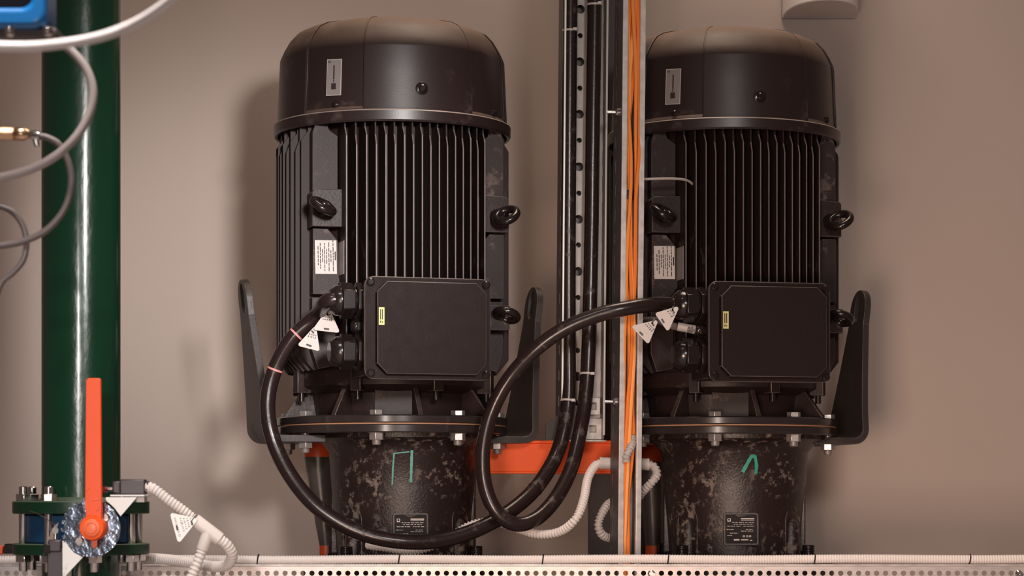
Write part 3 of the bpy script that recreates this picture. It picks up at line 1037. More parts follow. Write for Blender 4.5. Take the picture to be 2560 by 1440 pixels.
# ------------------------------------------------------------------ helpers for perforated sheet
def perforated(mb, M, length, width, holes, depth, n=16, mi=0):
    """strip along local x of M, centred on y=0; holes (pos, r, cy), sorted"""
    xs = [0.0]
    for h, h2 in zip(holes, holes[1:]):
        xs.append((h[0] + h2[0]) / 2)
    xs.append(length)
    for k, (hx, r, cy) in enumerate(holes):
        x0, x1 = xs[k], xs[k + 1]
        outer, inner = [], []
        for i in range(n):
            a_ = 2 * PI * (i + 0.5) / n
            c, s_ = math.cos(a_), math.sin(a_)
            inner.append((hx + r * c, cy + r * s_))
            m_ = max(abs(c), abs(s_))
            ux, uy = c / m_, s_ / m_
            if abs(ux) > 0.999 or abs(uy) > 0.999:
                pass
            ox_ = hx + ux * (x1 - hx if ux > 0 else hx - x0)
            oy_ = (uy * (width / 2 - cy) + cy) if uy > 0 else cy + uy * (cy + width / 2)
            outer.append((ox_, oy_))
        # put true corners in
        for (cx_, cy_) in ((x0, -width / 2), (x1, -width / 2), (x1, width / 2), (x0, width / 2)):
            best = min(range(n), key=lambda q: (outer[q][0] - cx_) ** 2 + (outer[q][1] - cy_) ** 2)
            outer[best] = (cx_, cy_)
        mb.holed(outer, inner, M, depth, mi)


# ------------------------------------------------------------------ vertical cable tray with two black cables
TY = -0.07
top = P(1467, -640, TY)
bot = P(1452, 1100, TY)
tray_h = top.z - bot.z
t = thing('cable_tray', 'vertical galvanised perforated cable tray between the motors carrying two black cables', 'cable tray', (bot.x, TY, bot.z), R(11))
t.rotation_euler = (0, math.atan2(top.x - bot.x, tray_h), R(11))
TW, TD = 0.053, 0.075
# back sheet with alternating holes
holes = []
z = 0.05
k = 0
pitch = px2m(65, TY)
z = EYE + (1250 - 1310) * 0 + 0
ys = [-625, -560, -495, -430, -365, -300, -235, -170, -105, -40] + [v for v in (26, 92, 157, 223, 288, 353, 419, 485, 550, 614, 680, 745, 812, 877, 942, 1008)]
for i, y in enumerate(ys[::-1]):
    zz = P(1452, y, TY + 0.03).z - bot.z
    holes.append((zz, 0.011 if (i % 3) != 2 and False else (0.011 if (len(ys) - 1 - i) % 2 == 0 else 0.0065), -0.0065))
Mb = frame((0, 0.052, 0), (0, 0, 1), (1, 0, 0))
Mb = Matrix(((0, 1, 0, 0.0), (0, 0, 1, 0.016), (1, 0, 0, 0.0), (0, 0, 0, 1)))
mb = MB()
perforated(mb, Mb, tray_h, 2 * TW, holes, 0.0015, n=24)
mb.build('perforated_back', M_tray_back, t)
MB().box(-TW, TW, 0.0495, 0.051, 0, tray_h).build('base_sheet', M_side, t)  # dark sheet added behind the back so its holes read dark
# side walls with slots and front lips
for sx in (-1, 1):
    mb = MB()
    nsl = 27
    segz = tray_h / nsl
    Mside = Matrix(((0, 0, 1, sx * TW - 0.0008), (0, 1, 0, 0.014), (1, 0, 0, 0), (0, 0, 0, 1)))
    for k in range(nsl):
        x0, x1 = k * segz, (k + 1) * segz
        hx = (x0 + x1) / 2
        outer = [(x0, -0.036), (hx, -0.036), (x1, -0.036), (x1, 0.0), (x1, 0.036), (hx, 0.036), (x0, 0.036), (x0, 0.0)]
        inner = [(hx - 0.012, -0.0035), (hx, -0.0035), (hx + 0.012, -0.0035), (hx + 0.014, 0.0), (hx + 0.012, 0.0035), (hx, 0.0035), (hx - 0.012, 0.0035), (hx - 0.014, 0)]
        mb.holed(outer, inner, Mside, 0.0016)
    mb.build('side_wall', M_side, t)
    mb = MB()
    mb.box(sx * TW - 0.0026, sx * TW + 0.0026, -0.026, -0.0215, 0.012, tray_h)
    mb.build('front_lip', M_lip, t, bevel=0.0012)
# foot bracket
mb = MB()
Mfp = frame((0.03, -0.0, 0.028), (1, 0, 0), (0, 0, 1))
sq_o = [(-0.022, -0.026), (0, -0.026), (0.022, -0.026), (0.022, 0), (0.022, 0.026), (0, 0.026), (-0.022, 0.026), (-0.022, 0)]
sq_i = [(-0.009, -0.009), (0, -0.009), (0.009, -0.009), (0.009, 0), (0.009, 0.009), (0, 0.009), (-0.009, 0.009), (-0.009, 0)]
mb.holed(sq_o, sq_i, Mfp, 0.002)
mb.holed([(x * 0.8, y * 0.8) for x, y in sq_o], sq_i, Mfp @ Matrix.Translation((-0.0, 0.056, 0)), 0.002)
mb.box(-0.052, 0.06, -0.02, 0.13, -0.004, 0.0)
mb.build('foot_bracket', M_galv, t, bevel=0.0005)
mb = MB()
mb.prism([(-0.085, 0.0), (-0.053, 0.0), (-0.053, 0.06), (-0.058, 0.06), (-0.085, 0.035)], frame((0, 0.02, 0), (1, 0, 0), (0, 0, 1)), 0.004)
mb.build('corner_bracket', M_column, t)

# ------------------------------------------------------------------ strut channel with orange cables
SY = -0.22
top = P(1583, -640, SY)
bot = P(1563, 1385, SY)
hfull = top.z - 0.0
slope = (top.x - bot.x) / (top.z - bot.z)
base_x = bot.x - slope * bot.z
t = thing('strut_channel', 'galvanised strut channel standing on the floor and holding the orange cables', 'channel', (base_x, SY, 0), 0)
t.rotation_euler = (0, math.atan(slope), R(13))
SW, SD = 0.0275, 0.075
strut = t
H = hfull
mb = MB().box(-SW, SW, SD - 0.04, SD - 0.0375, 0, H)
mb.build('back_wall', M_galv, t)
for sx in (-1, 1):
    mb = MB()
    nsl = 46
    segz = H / nsl
    Ms_ = Matrix(((0, 0, 1, sx * SW - 0.001), (0, 1, 0, 0.0), (1, 0, 0, 0), (0, 0, 0, 1)))
    for k in range(nsl):
        x0, x1 = k * segz, (k + 1) * segz
        hx = (x0 + x1) / 2
        outer = [(x0, -0.0375), (hx, -0.0375), (x1, -0.0375), (x1, 0.0), (x1, 0.0375), (hx, 0.0375), (x0, 0.0375), (x0, 0.0)]
        inner = [(hx - 0.014, 0.0085), (hx, 0.0085), (hx + 0.014, 0.0085), (hx + 0.016, 0.013), (hx + 0.014, 0.0175), (hx, 0.0175), (hx - 0.014, 0.0175), (hx - 0.016, 0.013)]
        mb.holed(outer, inner, Ms_, 0.002)
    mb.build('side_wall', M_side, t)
    mb = MB()
    xa, xb = (-SW - 0.001, -SW + 0.0115) if sx < 0 else (SW - 0.0115, SW + 0.001)
    mb.box(xa, xb, -0.0385, -0.0355, 0, H)
    xi = xb if sx < 0 else xa
    mb.box(xi - 0.001, xi + 0.001, -0.0385, -0.028, 0, H)
    mb.build('front_lip', M_galv, t, bevel=0.0012)
# bolts that tie strut and tray together
for py in (282, 1005):
    pz = P(1525, py, SY).z
    mb = MB()
    mb.cyl((-SW - 0.001, 0.0, pz), (-SW - 0.004, 0.0, pz), 0.011, n=20)
    mb.cyl((-SW - 0.004, 0.0, pz), (-SW - 0.008, 0.0, pz), 0.0075, n=6)
    mb.cyl((-SW - 0.004, 0.0, pz), (-SW - 0.026, 0.004, pz), 0.004, n=12)
    mb.build('tie_bolt', M_chrome, t)
bpy.context.view_layer.update()
SMW = strut.matrix_world.copy()
# blue tape collar around part of the bundle
zc = P(1572, 489, SY).z
# orange cables: individuals running down the channel
rc = random.Random(5)
NC = 8
oc = []
for i in range(NC):
    lane = (i % 5 - 2) / 2 + (0.25 if i > 4 else 0)
    layer = i // 5
    ph = rc.uniform(0, 6.28)
    am = rc.uniform(0.004, 0.0095)
    ph2 = rc.uniform(0, 6.28)
    pts = []
    zbot = P(1563, 1385, SY).z - 0.10 if i not in (3, 7) else P(1563, 1120, SY).z
    nst = 80
    for k in range(nst + 1):
        zz = H - 0.01 - (H - 0.01 - zbot) * k / nst
        py = HOR - (zz - EYE) / (DIST + SY) * FPX
        sq = 1.0
        shift = 0.0
        # squeezed towards the left wall below the conduit elbow, gathered at the blue tape
        if py > 1080:
            q = min((py - 1080) / 160, 1)
            sq = 1 - 0.55 * q
            shift = -0.0055 * q
        g = math.exp(-((py - 489) / 60) ** 2) + 0.9 * math.exp(-((py - 1045) / 50) ** 2)
        sq *= 1 - 0.18 * min(g, 1)
        x = lane * 0.0118 * sq + am * sq * math.sin(zz * 6.2 + ph) + 0.0022 * math.sin(zz * 17 + ph2) * sq + shift
        x = max(-0.0165, min(0.0165, x))
        y = -0.026 + layer * 0.013 + 0.009 * math.sin(zz * 4.7 + ph2)
        pts.append(SMW @ Vector((x, y, zz)))
    cpts = spline(pts, 3)
    o = MB().tube(cpts, 0.0047, 8).build('orange_cable', M_ocs[i % 3])
    tag(o, 'thin orange cable in the bundle running down the strut channel', 'cable', 'orange cables in the strut channel')
    oc.append(o)
# blue tape collar, belongs to one of the cables
mb = MB()
Mt = SMW @ frame((0, 0, zc), (1, 0, 0), (0, 1, 0))
mb.prism(rrect(-0.0175, -0.004, -0.027, 0.0, 0.003), Mt @ Matrix.Translation((0, 0, -0.011)), 0.022)
mb.prism(rrect(0.007, 0.0172, -0.027, 0.0, 0.003), Mt @ Matrix.Translation((0, 0, -0.011)), 0.022)
mb.build('blue_tape', mat('navy_tape', (0.008, 0.02, 0.05), 0.4), oc[0])

# ------------------------------------------------------------------ black power cables
CR = 0.0185
pathA = [gLu + Vector((0.03, -0.005, 0.0)), gLu + Vector((-0.006, -0.004, -0.003)), P(790, 790, -0.32), P(725, 853, -0.31), P(685, 930, -0.30), P(669, 1010, -0.30), P(683, 1100, -0.30),
         P(730, 1195, -0.31), P(800, 1274, -0.32), P(900, 1331, -0.32), P(1010, 1354, -0.31), P(1120, 1347, -0.28), P(1230, 1306, -0.24),
         P(1325, 1236, -0.18), P(1385, 1150, -0.13), P(1411, 1070, -0.11), P(1421, 985, -0.095), P(1421, 850, -0.088), P(1421, 600, -0.085), P(1423, 300, -0.085), P(1426, -60, -0.085), P(1431, -620, -0.085)]
pa = spline(pathA, 12)
cA = MB().tube(pa, CR, 18).build('power_cable', M_cable)
tag(cA, 'thick black cable from the left motor looping down beneath its painted mark, up the tray', 'cable', 'black motor cables')
pathB = [gRu + Vector((0.03, -0.005, 0)), gRu + Vector((-0.01, -0.004, 0.0)), P(1625, 762, -0.315), P(1560, 772, -0.335), P(1490, 789, -0.335), P(1410, 823, -0.33), P(1340, 873, -0.32), P(1275, 944, -0.30),
         P(1229, 1030, -0.29), P(1208, 1120, -0.29), P(1212, 1210, -0.29), P(1240, 1278, -0.29), P(1288, 1310, -0.28), P(1340, 1297, -0.26), P(1390, 1245, -0.22), P(1428, 1170, -0.18),
         P(1450, 1080, -0.14), P(1464, 990, -0.115), P(1472, 860, -0.10), P(1478, 600, -0.09), P(1482, 300, -0.088), P(1487, -60, -0.088), P(1492, -620, -0.088)]
pb = spline(pathB, 12)
cB = MB().tube(pb, CR * 0.97, 18).build('power_cable', M_cable)
tag(cB, 'thick black cable from the right motor crossing the orange cables in a tight loop', 'cable', 'black motor cables')


def ring_on(path, pt, r, th, wd, name, m, parent):
    i = min(range(len(path)), key=lambda q: (path[q] - pt).length)
    d = (path[min(i + 1, len(path) - 1)] - path[max(i - 1, 0)]).normalized()
    c = path[i]
    mb = MB()
    mb.rod([(c - d * wd / 2, r), (c - d * wd / 2, r + th), (c + d * wd / 2, r + th), (c + d * wd / 2, r)], 22)
    return mb.build(name, m, parent), c, d


for q, Y in (((739, 833), -0.31), ((688, 926), -0.30)):
    ring_on(pa, P(*q, Y), CR * 0.9, CR * 0.115, 0.0045, 'red_mark', M_pink, cA)
for q in ((673, 1052), (905, 1333), (1375, 1172)):
    ring_on(pa, P(*q, -0.28), CR * 0.9, CR * 0.15, 0.003, 'cable_tie', M_tie, cA)
for q, pth, par in (((1432, 75), pa, cA), ((1428, 1003), pa, cA), ((1486, 8), pb, cB), ((1473, 938), pb, cB)):
    Y = -0.08
    o, c, d = ring_on(pth, P(*q, Y), CR * 0.9, CR * 0.16, 0.005, 'pale_cable_tie', M_tie_clear, par)
    mb = MB().box(-0.005, 0.005, -0.004, 0.004, -0.0035, 0.0035, M=Matrix.Translation(c + Vector((0.012, -0.018, 0.001))))
    mb.build('tie_head', M_tie_clear, o, bevel=0.001)


# ------------------------------------------------------------------ corrugated conduits
def corrugated(pts, r, rib, pitch=0.0072, smooth_n=16):
    p = resample(spline(pts, smooth_n), pitch / 4)
    mb = MB()
    mb.tube(p, r, 16, rib=rib)
    return mb, p


# conduit from the coupling down and behind the cable loop to the left pump
mb, pc1 = corrugated([P(1506, 1158, -0.165), P(1488, 1164, -0.175), P(1470, 1195, -0.22), P(1459, 1250, -0.28), P(1440, 1296, -0.31), P(1402, 1328, -0.28), P(1350, 1336, -0.25), P(1300, 1324, -0.22), P(1240, 1305, -0.20),
                      P(1180, 1312, -0.21), P(1120, 1345, -0.23), P(1060, 1372, -0.25), P(1010, 1376, -0.25), P(960, 1368, -0.24), P(915, 1362, -0.22)], 0.0108, 0.0026, pitch=0.0084)
cd = mb.build('corrugated_conduit', M_conduit)
tag(cd, 'pale corrugated conduit curving from the grey coupling under the black cable loops', 'conduit')
mb, pc2 = corrugated([P(1617, 1160, -0.165), P(1635, 1167, -0.17), P(1642, 1186, -0.18), P(1630, 1205, -0.19), P(1608, 1228, -0.17), P(1588, 1250, -0.14), P(1556, 1262, -0.10), P(1528, 1256, -0.13), P(1508, 1278, -0.16), P(1496, 1310, -0.17),
                      P(1504, 1335, -0.16), P(1526, 1345, -0.13), P(1560, 1342, -0.10), P(1576, 1310, -0.09), P(1588, 1270, -0.09)], 0.0108, 0.0026, pitch=0.0084)
cd = mb.build('corrugated_conduit', M_conduit_grey)
tag(cd, 'grey corrugated conduit snaking behind the strut channel beside the film-wrapped post', 'conduit')
mb, pc3 = corrugated([P(1566, 1152, -0.265), P(1566, 1143, -0.268), P(1571, 1130, -0.27), P(1577, 1118, -0.262), P(1580, 1106, -0.245), P(1580, 1090, -0.24)], 0.0100, 0.0026, pitch=0.0084)
cd = mb.build('corrugated_conduit', M_conduit_grey)
tag(cd, 'short pale corrugated conduit elbow inside the strut channel', 'conduit')
# conduit couplings
t = thing('conduit_coupling', 'grey plastic conduit coupling passing behind the strut channel', 'coupling', P(1562, 1158, -0.165))
mb = MB()
xa = P(1500, 1158, -0.165).x - t.location.x
xb = P(1622, 1158, -0.165).x - t.location.x
mb.rod([((xa, -0.13, 0), 0.0145), ((xa + 0.038, -0.075, 0), 0.0145)], 24)
mb = MB()
mb.rod([((xa, 0, 0.0), 0.0135), ((xa + 0.002, 0, 0), 0.0145), ((xb - 0.002, 0, -0.003), 0.0145), ((xb, 0, -0.003), 0.0135)], 28)
mb.build('sleeve', M_conduit_grey, t)
mb = MB()
mb.rod([((xa - 0.001, 0, 0), 0.0152), ((xa + 0.005, 0, 0), 0.0152)], 28)
mb.build('end_collar', M_conduit_grey, t)
mb = MB()
mb.rod([((xb - 0.004, 0, -0.003), 0.0152), ((xb + 0.001, 0, -0.003), 0.0152)], 28)
mb.build('end_collar', M_conduit_grey, t)
# dark conduit along the right side of the strut, to the small gland of the right motor
mb, pc4 = corrugated([gRm + Vector((0.012, 0, 0)), gRm + Vector((-0.02, 0, 0.004)), P(1670, 812, -0.2), P(1635, 800, -0.19), P(1606, 808, -0.17), P(1599, 850, -0.16), P(1597, 950, -0.16), P(1597, 1050, -0.165), P(1596, 1120, -0.165), P(1595, 1200, -0.165), P(1592, 1300, -0.165), P(1590, 1400, -0.165)], 0.0085, 0.0014, pitch=0.0062)
cd = mb.build('corrugated_conduit', M_conduit_dark)
tag(cd, 'dark grey corrugated conduit from the right motor down the right side of the strut', 'conduit')
i0 = [i for i, p in enumerate(pc4) if (p - gRm).length < 0.045]
mb = MB()
d_ = (pc4[14] - pc4[8]).normalized()
mb.rod([(gRm + Vector((0.004, 0, 0.001)), 0.0105), (gRm + Vector((-0.04, 0.0, 0.009)), 0.0105)], 20)
mb.build('conduit_end_sleeve', M_conduit_grey, cd)
# thin grey wire from the strut to the right motor
wp = spline([P(1596, 449, -0.20), P(1640, 447, -0.20), P(1690, 447, -0.18), P(1720, 452, -0.15), P(1738, 468, -0.11), P(1744, 480, -0.06)], 10)
o = MB().tube(wp, 0.0032, 8).build('grey_wire', M_conduit_grey)
tag(o, 'thin grey wire from the strut channel bending onto the right motor fins', 'wire')

# ------------------------------------------------------------------ horizontal tray at the bottom with its conduit
RY = -0.45
rz = P(1280, 1411, RY).z
xl, xr = P(-60, 1430, RY).x, P(2620, 1430, RY).x
t = thing('perforated_cable_tray', 'long galvanised perforated cable tray running across the bottom edge', 'cable tray', (0, RY, 0))
pit = px2m(22.4, RY)
nh = int((xr - xl) / pit)
hz = P(1280, 1433, RY).z
FH = 0.075
holes = [(pit * (i + 0.5), px2m(6.6, RY), (hz - (rz - FH / 2))) for i in range(nh)]
mb = MB()
Mr = frame((xl, 0, rz - FH / 2), (1, 0, 0), (0, 0, 1))
perforated(mb, Mr, nh * pit, FH, holes, 0.0016, n=16)
mb.build('front_wall', M_rail, t)
xr = xl + nh * pit
MB().box(xl, xr, -0.004, 0.014, rz - 0.0045, rz + 0.0005).build('front_lip', M_galv, t, bevel=0.002)
MB().box(xl, xr, -0.0012, 0.10, rz - FH, rz - FH + 0.0016).build('tray_bottom', M_galv_dull, t)
MB().box(xl, xr, 0.0985, 0.10, rz - FH, rz - 0.03).build('rear_wall', M_galv_dull, t)
for x in (-1.1, -0.05, 1.05):
    MB().box(x - 0.02, x + 0.02, 0.03, 0.07, 0, rz - FH).build('support_leg', M_galv_dull, t)
for q in (1628, 2546):
    p = P(q, 1434, RY) - t.location
    mb = MB()
    mb.rod([(p + Vector((0, 0.004, 0)), 0.0085), (p + Vector((0, -0.004, 0)), 0.0085), (p + Vector((0, -0.008, 0)), 0.005)], 18)
    mb.cyl(p + Vector((0.006, -0.002, -0.002)), p + Vector((0.006, -0.009, -0.002)), 0.004, n=10)
    mb.build('tray_bolt', M_chrome, t)
# conduit lying along the tray
CY = -0.442
cr = px2m(11.3, CY)
pl_ = [P(-60, 1400, CY)] + [P(x, 1399.5 + 1.0 * math.sin(x * 0.011) - (x / 2560) * 2.0, CY) for x in range(60, 2600, 120)] + [P(2640, 1397, CY)]
pcr = resample(spline(pl_, 8), 0.0062 / 4)
ccd = MB().tube(pcr, cr, 16, rib=0.0010).build('corrugated_conduit', M_conduit)
tag(ccd, 'long pale corrugated conduit lying along the bottom cable tray', 'conduit')
for q in (645, 998, 1357, 1670, 2036, 2424):
    c = P(q, 1398, CY)
    mb = MB()
    mb.tube([c + Vector((0.0015 * math.cos(a_ / 16 * 2 * PI), (cr + 0.0006) * math.sin(a_ / 16 * 2 * PI), (cr + 0.0006) * math.cos(a_ / 16 * 2 * PI))) for a_ in range(17)], 0.0016, 8)
    mb.build('cable_tie', M_tie, ccd)


# ------------------------------------------------------------------ triangular tags
def tri_tag(label, pts, Y, mat_, seed, hang=None, group='triangular cable tags', slots=(), marks=(), name='cable_tag', tilt=0.0, rowdir=None):
    """pts: three corners in the photograph, first one is the hanging corner"""
    c = sum((P(*p, Y) for p in pts), Vector()) / 3
    t = thing(name, label, 'tag', c, 0, group)
    loc = [(P(*p, Y) - c) for p in pts]
    poly = [(v.x, v.z) for v in loc]
    # orientation
    area = sum(poly[i][0] * poly[(i + 1) % 3][1] - poly[(i + 1) % 3][0] * poly[i][1] for i in range(3))
    if area < 0:
        poly = poly[::-1]
    M0 = frame((0, 0, 0), (1, 0, 0), (0, 0, 1))
    body = MB().prism(round_poly(poly, 0.0045), M0, 0.0022).build('tag_body', mat_, t, bevel=0.0004)
    rr = random.Random(seed)
    mb = MB()
    # print rows run along the edge opposite the hanging corner
    A = Vector((loc[0].x, loc[0].z))
    B = Vector((loc[1].x, loc[1].z))
    D = Vector((loc[2].x, loc[2].z))
    e = (D - B)
    ed = e.normalized()
    for f, h in marks:
        p0 = A.lerp(B, f)
        p1 = A.lerp(D, f)
        L_ = (p1 - p0).length
        s_ = L_ * 0.16
        while s_ < L_ * 0.84:
            l_ = rr.uniform(0.0022, 0.0042)
            q0 = p0 + ed * s_
            up = Vector((-ed.y, ed.x))
            hh = h * rr.uniform(0.7, 1.2)
            sk = ed * rr.uniform(-0.001, 0.001)
            vs = [q0 - up * hh / 2, q0 + ed * l_ * 0.6 - up * hh / 2, q0 + ed * l_ * 0.6 + up * hh / 2 + sk, q0 + up * hh / 2 + sk]
            mb.add([M0 @ Vector((v.x, v.y, 0.0026)) for v in vs], [(0, 1, 2, 3)])
            s_ += l_ + rr.uniform(0.0008, 0.002)
    if mb.v:
        mb.build('lettering', M_ink_grey if mat_ is M_tag_white else M_ink, body)
    for s0, s1, wd in slots:
        mb = MB()
        a_ = P(*s0, Y) - c
        b_ = P(*s1, Y) - c
        d = Vector((b_.x - a_.x, b_.z - a_.z))
        l_ = d.length
        d.normalize()
        Mx = M0 @ Matrix(((d.x, -d.y, 0, a_.x), (d.y, d.x, 0, a_.z), (0, 0, 1, 0.0015), (0, 0, 0, 1)))
        mb.prism(rrect(-wd / 2, l_ + wd / 2, -wd / 2, wd / 2, wd * 0.45), Mx, 0.0012)
        mb.build('slot', M_tie, body)
    if hang:
        MB().tube(spline([Vector(P(*hang[0], hang[1])) - c, Vector(P(*hang[2], hang[3])) - c + Vector((0, -0.003, 0)), Vector(P(*hang[4], Y)) - c], 6), 0.0013, 6).build('hanging_tie', M_tie, t)
    return t


MK = [(0.42, 0.0035), (0.52, 0.0042)]
tri_tag('pale triangular tag at the left motor gland, the upper of two', [(822, 767), (781, 825), (851, 833)], -0.345, M_tag, 1,
        slots=[((815, 778), (819, 787), 0.004), ((819, 787), (826, 787), 0.004), ((812, 822), (821, 823), 0.0045)], marks=MK)
tri_tag('pale triangular tag at the left motor gland, half hidden under the upper tag', [(790, 812), (742, 864), (800, 879)], -0.338, M_tag, 2,
        slots=[((780, 828), (784, 832), 0.004), ((768, 862), (777, 865), 0.0045)], marks=MK)
tri_tag('pale triangular tag hanging closest to the right motor gland', [(1700, 764), (1636, 783), (1670, 831)], -0.350, M_tag, 3,
        slots=[((1683, 767), (1681, 775), 0.004), ((1681, 775), (1685, 782), 0.004), ((1655, 799), (1659, 806), 0.0045)], marks=MK)
tri_tag('pale triangular tag in front of the strut edge beside the orange cables', [(1647, 799), (1576, 815), (1621, 862)], -0.340, M_tag, 4,
        slots=[((1636, 798), (1630, 808), 0.004), ((1630, 808), (1634, 814), 0.004), ((1600, 831), (1606, 837), 0.0045)], marks=MK)

# ------------------------------------------------------------------ green pipe
GY = -0.75
gp = P(203, 1250, GY)
pr = px2m(97.5, GY)
t = thing('green_pipe', 'tall vertical green painted pipe with bolted flanges at the left', 'pipe', (gp.x, GY, 0))
gpipe = t
fz = lambda py: P(203, py, GY - 0.1).z
z_u1, z_u0 = fz(1253), fz(1285)
z_l1, z_l0 = fz(1360), fz(1388)
MB().lathe([(pr, z_u0 + 0.004), (pr, 2.9)], n=72).build('upper_pipe', M_green, t)
MB().lathe([(pr, 0.0), (pr, z_l1 - 0.004)], n=72).build('lower_pipe', M_green, t)
fr_ = px2m(169, GY)
MB().lathe([(0.05, z_u0), (fr_ - 0.002, z_u0), (fr_, z_u0 + 0.002), (fr_, z_u1 - 0.002), (fr_ - 0.002, z_u1), (pr + 0.008, z_u1), (pr + 0.004, z_u1 + 0.006), (pr - 0.002, z_u1 + 0.010)], n=72).build('upper_flange', M_greenf, t, smooth=30)
MB().lathe([(0.05, z_l0), (fr_ - 0.002, z_l0), (fr_, z_l0 + 0.002), (fr_, z_l1 - 0.002), (fr_ - 0.002, z_l1), (0.05, z_l1)], n=72).build('lower_flange', M_greenf, t, smooth=30)
for k in range(8):
    az = 22.5 + 45 * k
    c = surf(az, fr_ * 0.855, 0)
    mb = MB()
    rs = 0.0095
    mb.rod([(c + Vector((0, 0, z_l0 - 0.036)), rs * 0.85), (c + Vector((0, 0, z_l0 - 0.034)), rs), (c + Vector((0, 0, z_u1 + 0.030)), rs), (c + Vector((0, 0, z_u1 + 0.032)), rs * 0.8)], 16)
    mb.build('stud', M_chrome, t)
    mb = MB()
    hexnut(mb, c + Vector((0, 0, z_u1)), c + Vector((0, 0, z_u1 + 0.0155)), 0.0175, phase=R(az * 1.7))
    mb.build('nut', M_chrome, t, bevel=0.001)
    mb = MB()
    hexnut(mb, c + Vector((0, 0, z_l0 - 0.0165)), c + Vector((0, 0, z_l0)), 0.0175, phase=R(az * 1.3))
    mb.build('nut', M_chrome, t, bevel=0.001)

# butterfly valve between the flanges
t = thing('butterfly_valve', 'blue butterfly valve with an orange lever clamped between the green flanges', 'valve', (gp.x, GY, 0))
zc = (z_u0 + z_l1) / 2
MB().lathe([(0.05, z_l1), (0.117, z_l1), (0.122, z_l1 + 0.004), (0.122, z_u0 - 0.004), (0.117, z_u0), (0.05, z_u0)], n=64).build('valve_body', M_blue, t, smooth=25)
hub = P(236, 1319, -1.02)
hub_l = hub - Vector(t.location)
MB().cyl((hub_l.x, -0.10, hub_l.z), (hub_l.x, -0.215, hub_l.z), 0.028, n=28).build('stem_neck', M_blue, t)
# notch plate
npY = -1.0
prr = px2m(72, npY)
pts = []
for i in range(144):
    a_ = 360.0 * i / 144
    r_ = prr
    if 100 < a_ < 225:
        r_ = prr * (1.05 if int(a_ / 7.5) % 2 == 0 else 0.95)
    pts.append((r_ * math.cos(R(a_)), r_ * math.sin(R(a_))))
pc = P(229, 1321, npY) - Vector(t.location)
plate = MB().prism(pts, frame(pc, (1, 0, 0), (0, 0, 1)), 0.004).build('notch_plate', M_notch, t, smooth=20)
for q in ((265, 1294), (200, 1352)):
    p = P(*q, npY) - Vector(t.location)
    MB().rod([(p + Vector((0, -0.003, 0)), 0.0105), (p + Vector((0, -0.010, 0)), 0.0105), (p + Vector((0, -0.013, 0)), 0.007)], 18).build('plate_bolt', M_chrome, plate)
# orange lever: channel-shaped bar, hub and pointer
LY = -1.035
o_ = Vector(t.location)
lev = MB()
top_c = P(226, 946, LY) - o_
bot_c = P(236.5, 1300, LY) - o_
ax = (top_c - bot_c)
Lh = ax.length
Ml = frame(bot_c, Vector((1, 0, 0)), ax)
w0, w1 = px2m(20.5, LY), px2m(17.8, LY)
body = [(-w0, 0), (w0, 0), (w1, Lh - 0.003), (w1 - 0.003, Lh), (-w1 + 0.003, Lh), (-w1, Lh - 0.003)]
lever = MB().prism(body, Ml, 0.012).build('lever', M_lever, t, bevel=0.0025)
MB().prism([(-w0 - 0.001, 0.02), (-w0 + 0.003, 0.02), (-w1 + 0.003, Lh - 0.004), (-w1 - 0.001, Lh - 0.004)], Ml @ Matrix.Translation((0, 0, -0.012)), 0.024).build('lever_edge', M_lever, lever, bevel=0.001)
hr_ = px2m(31.5, LY)
mb = MB()
mb.rod([(hub_l + Vector((0, 0.012, 0)), hr_), (hub_l + Vector((0, -0.030, 0)), hr_), (hub_l + Vector((0, -0.033, 0)), hr_ - 0.002)], 40)
mb.build('hub', M_orange, lever)
mb = MB()
mb.rod([(hub_l + Vector((0, -0.030, 0)), hr_ * 0.68), (hub_l + Vector((0, -0.036, 0)), hr_ * 0.68), (hub_l + Vector((0, -0.037, 0)), hr_ * 0.62)], 36)
mb.torus(hub_l + Vector((0, -0.037, 0)), (1, 0, 0), (0, 0, 1), hr_ * 0.40, 0.0012, 28, 8)
mb.build('hub_cap', M_lever_hi, lever)
pq = P(236.5, 1350, LY) - o_
MB().prism([(-0.006, -0.012), (0.0, -0.018), (0.006, -0.012), (0.006, 0.02), (-0.006, 0.02)], frame(pq, (1, 0, 0), (0, 0, 1)), 0.006).build('pointer', M_orange_dirty, lever)
mb = MB()
for (x0, y0, x1, y1) in ((213, 1228, 224, 1218), (219, 1228, 224, 1254), (222, 1258, 224, 1275), (243, 1222, 247, 1242), (246, 1240, 248, 1250), (230, 1250, 247, 1248), (245, 1265, 248, 1272), (240, 1277, 247, 1273)):
    a_ = P(x0, y0, LY - 0.0125) - o_
    b_ = P(x1, y1, LY - 0.0125) - o_
    mb.tube([a_, (a_ + b_) / 2, b_], 0.0009, 6)
mb.build('embossed_marks', M_lever_hi, lever)

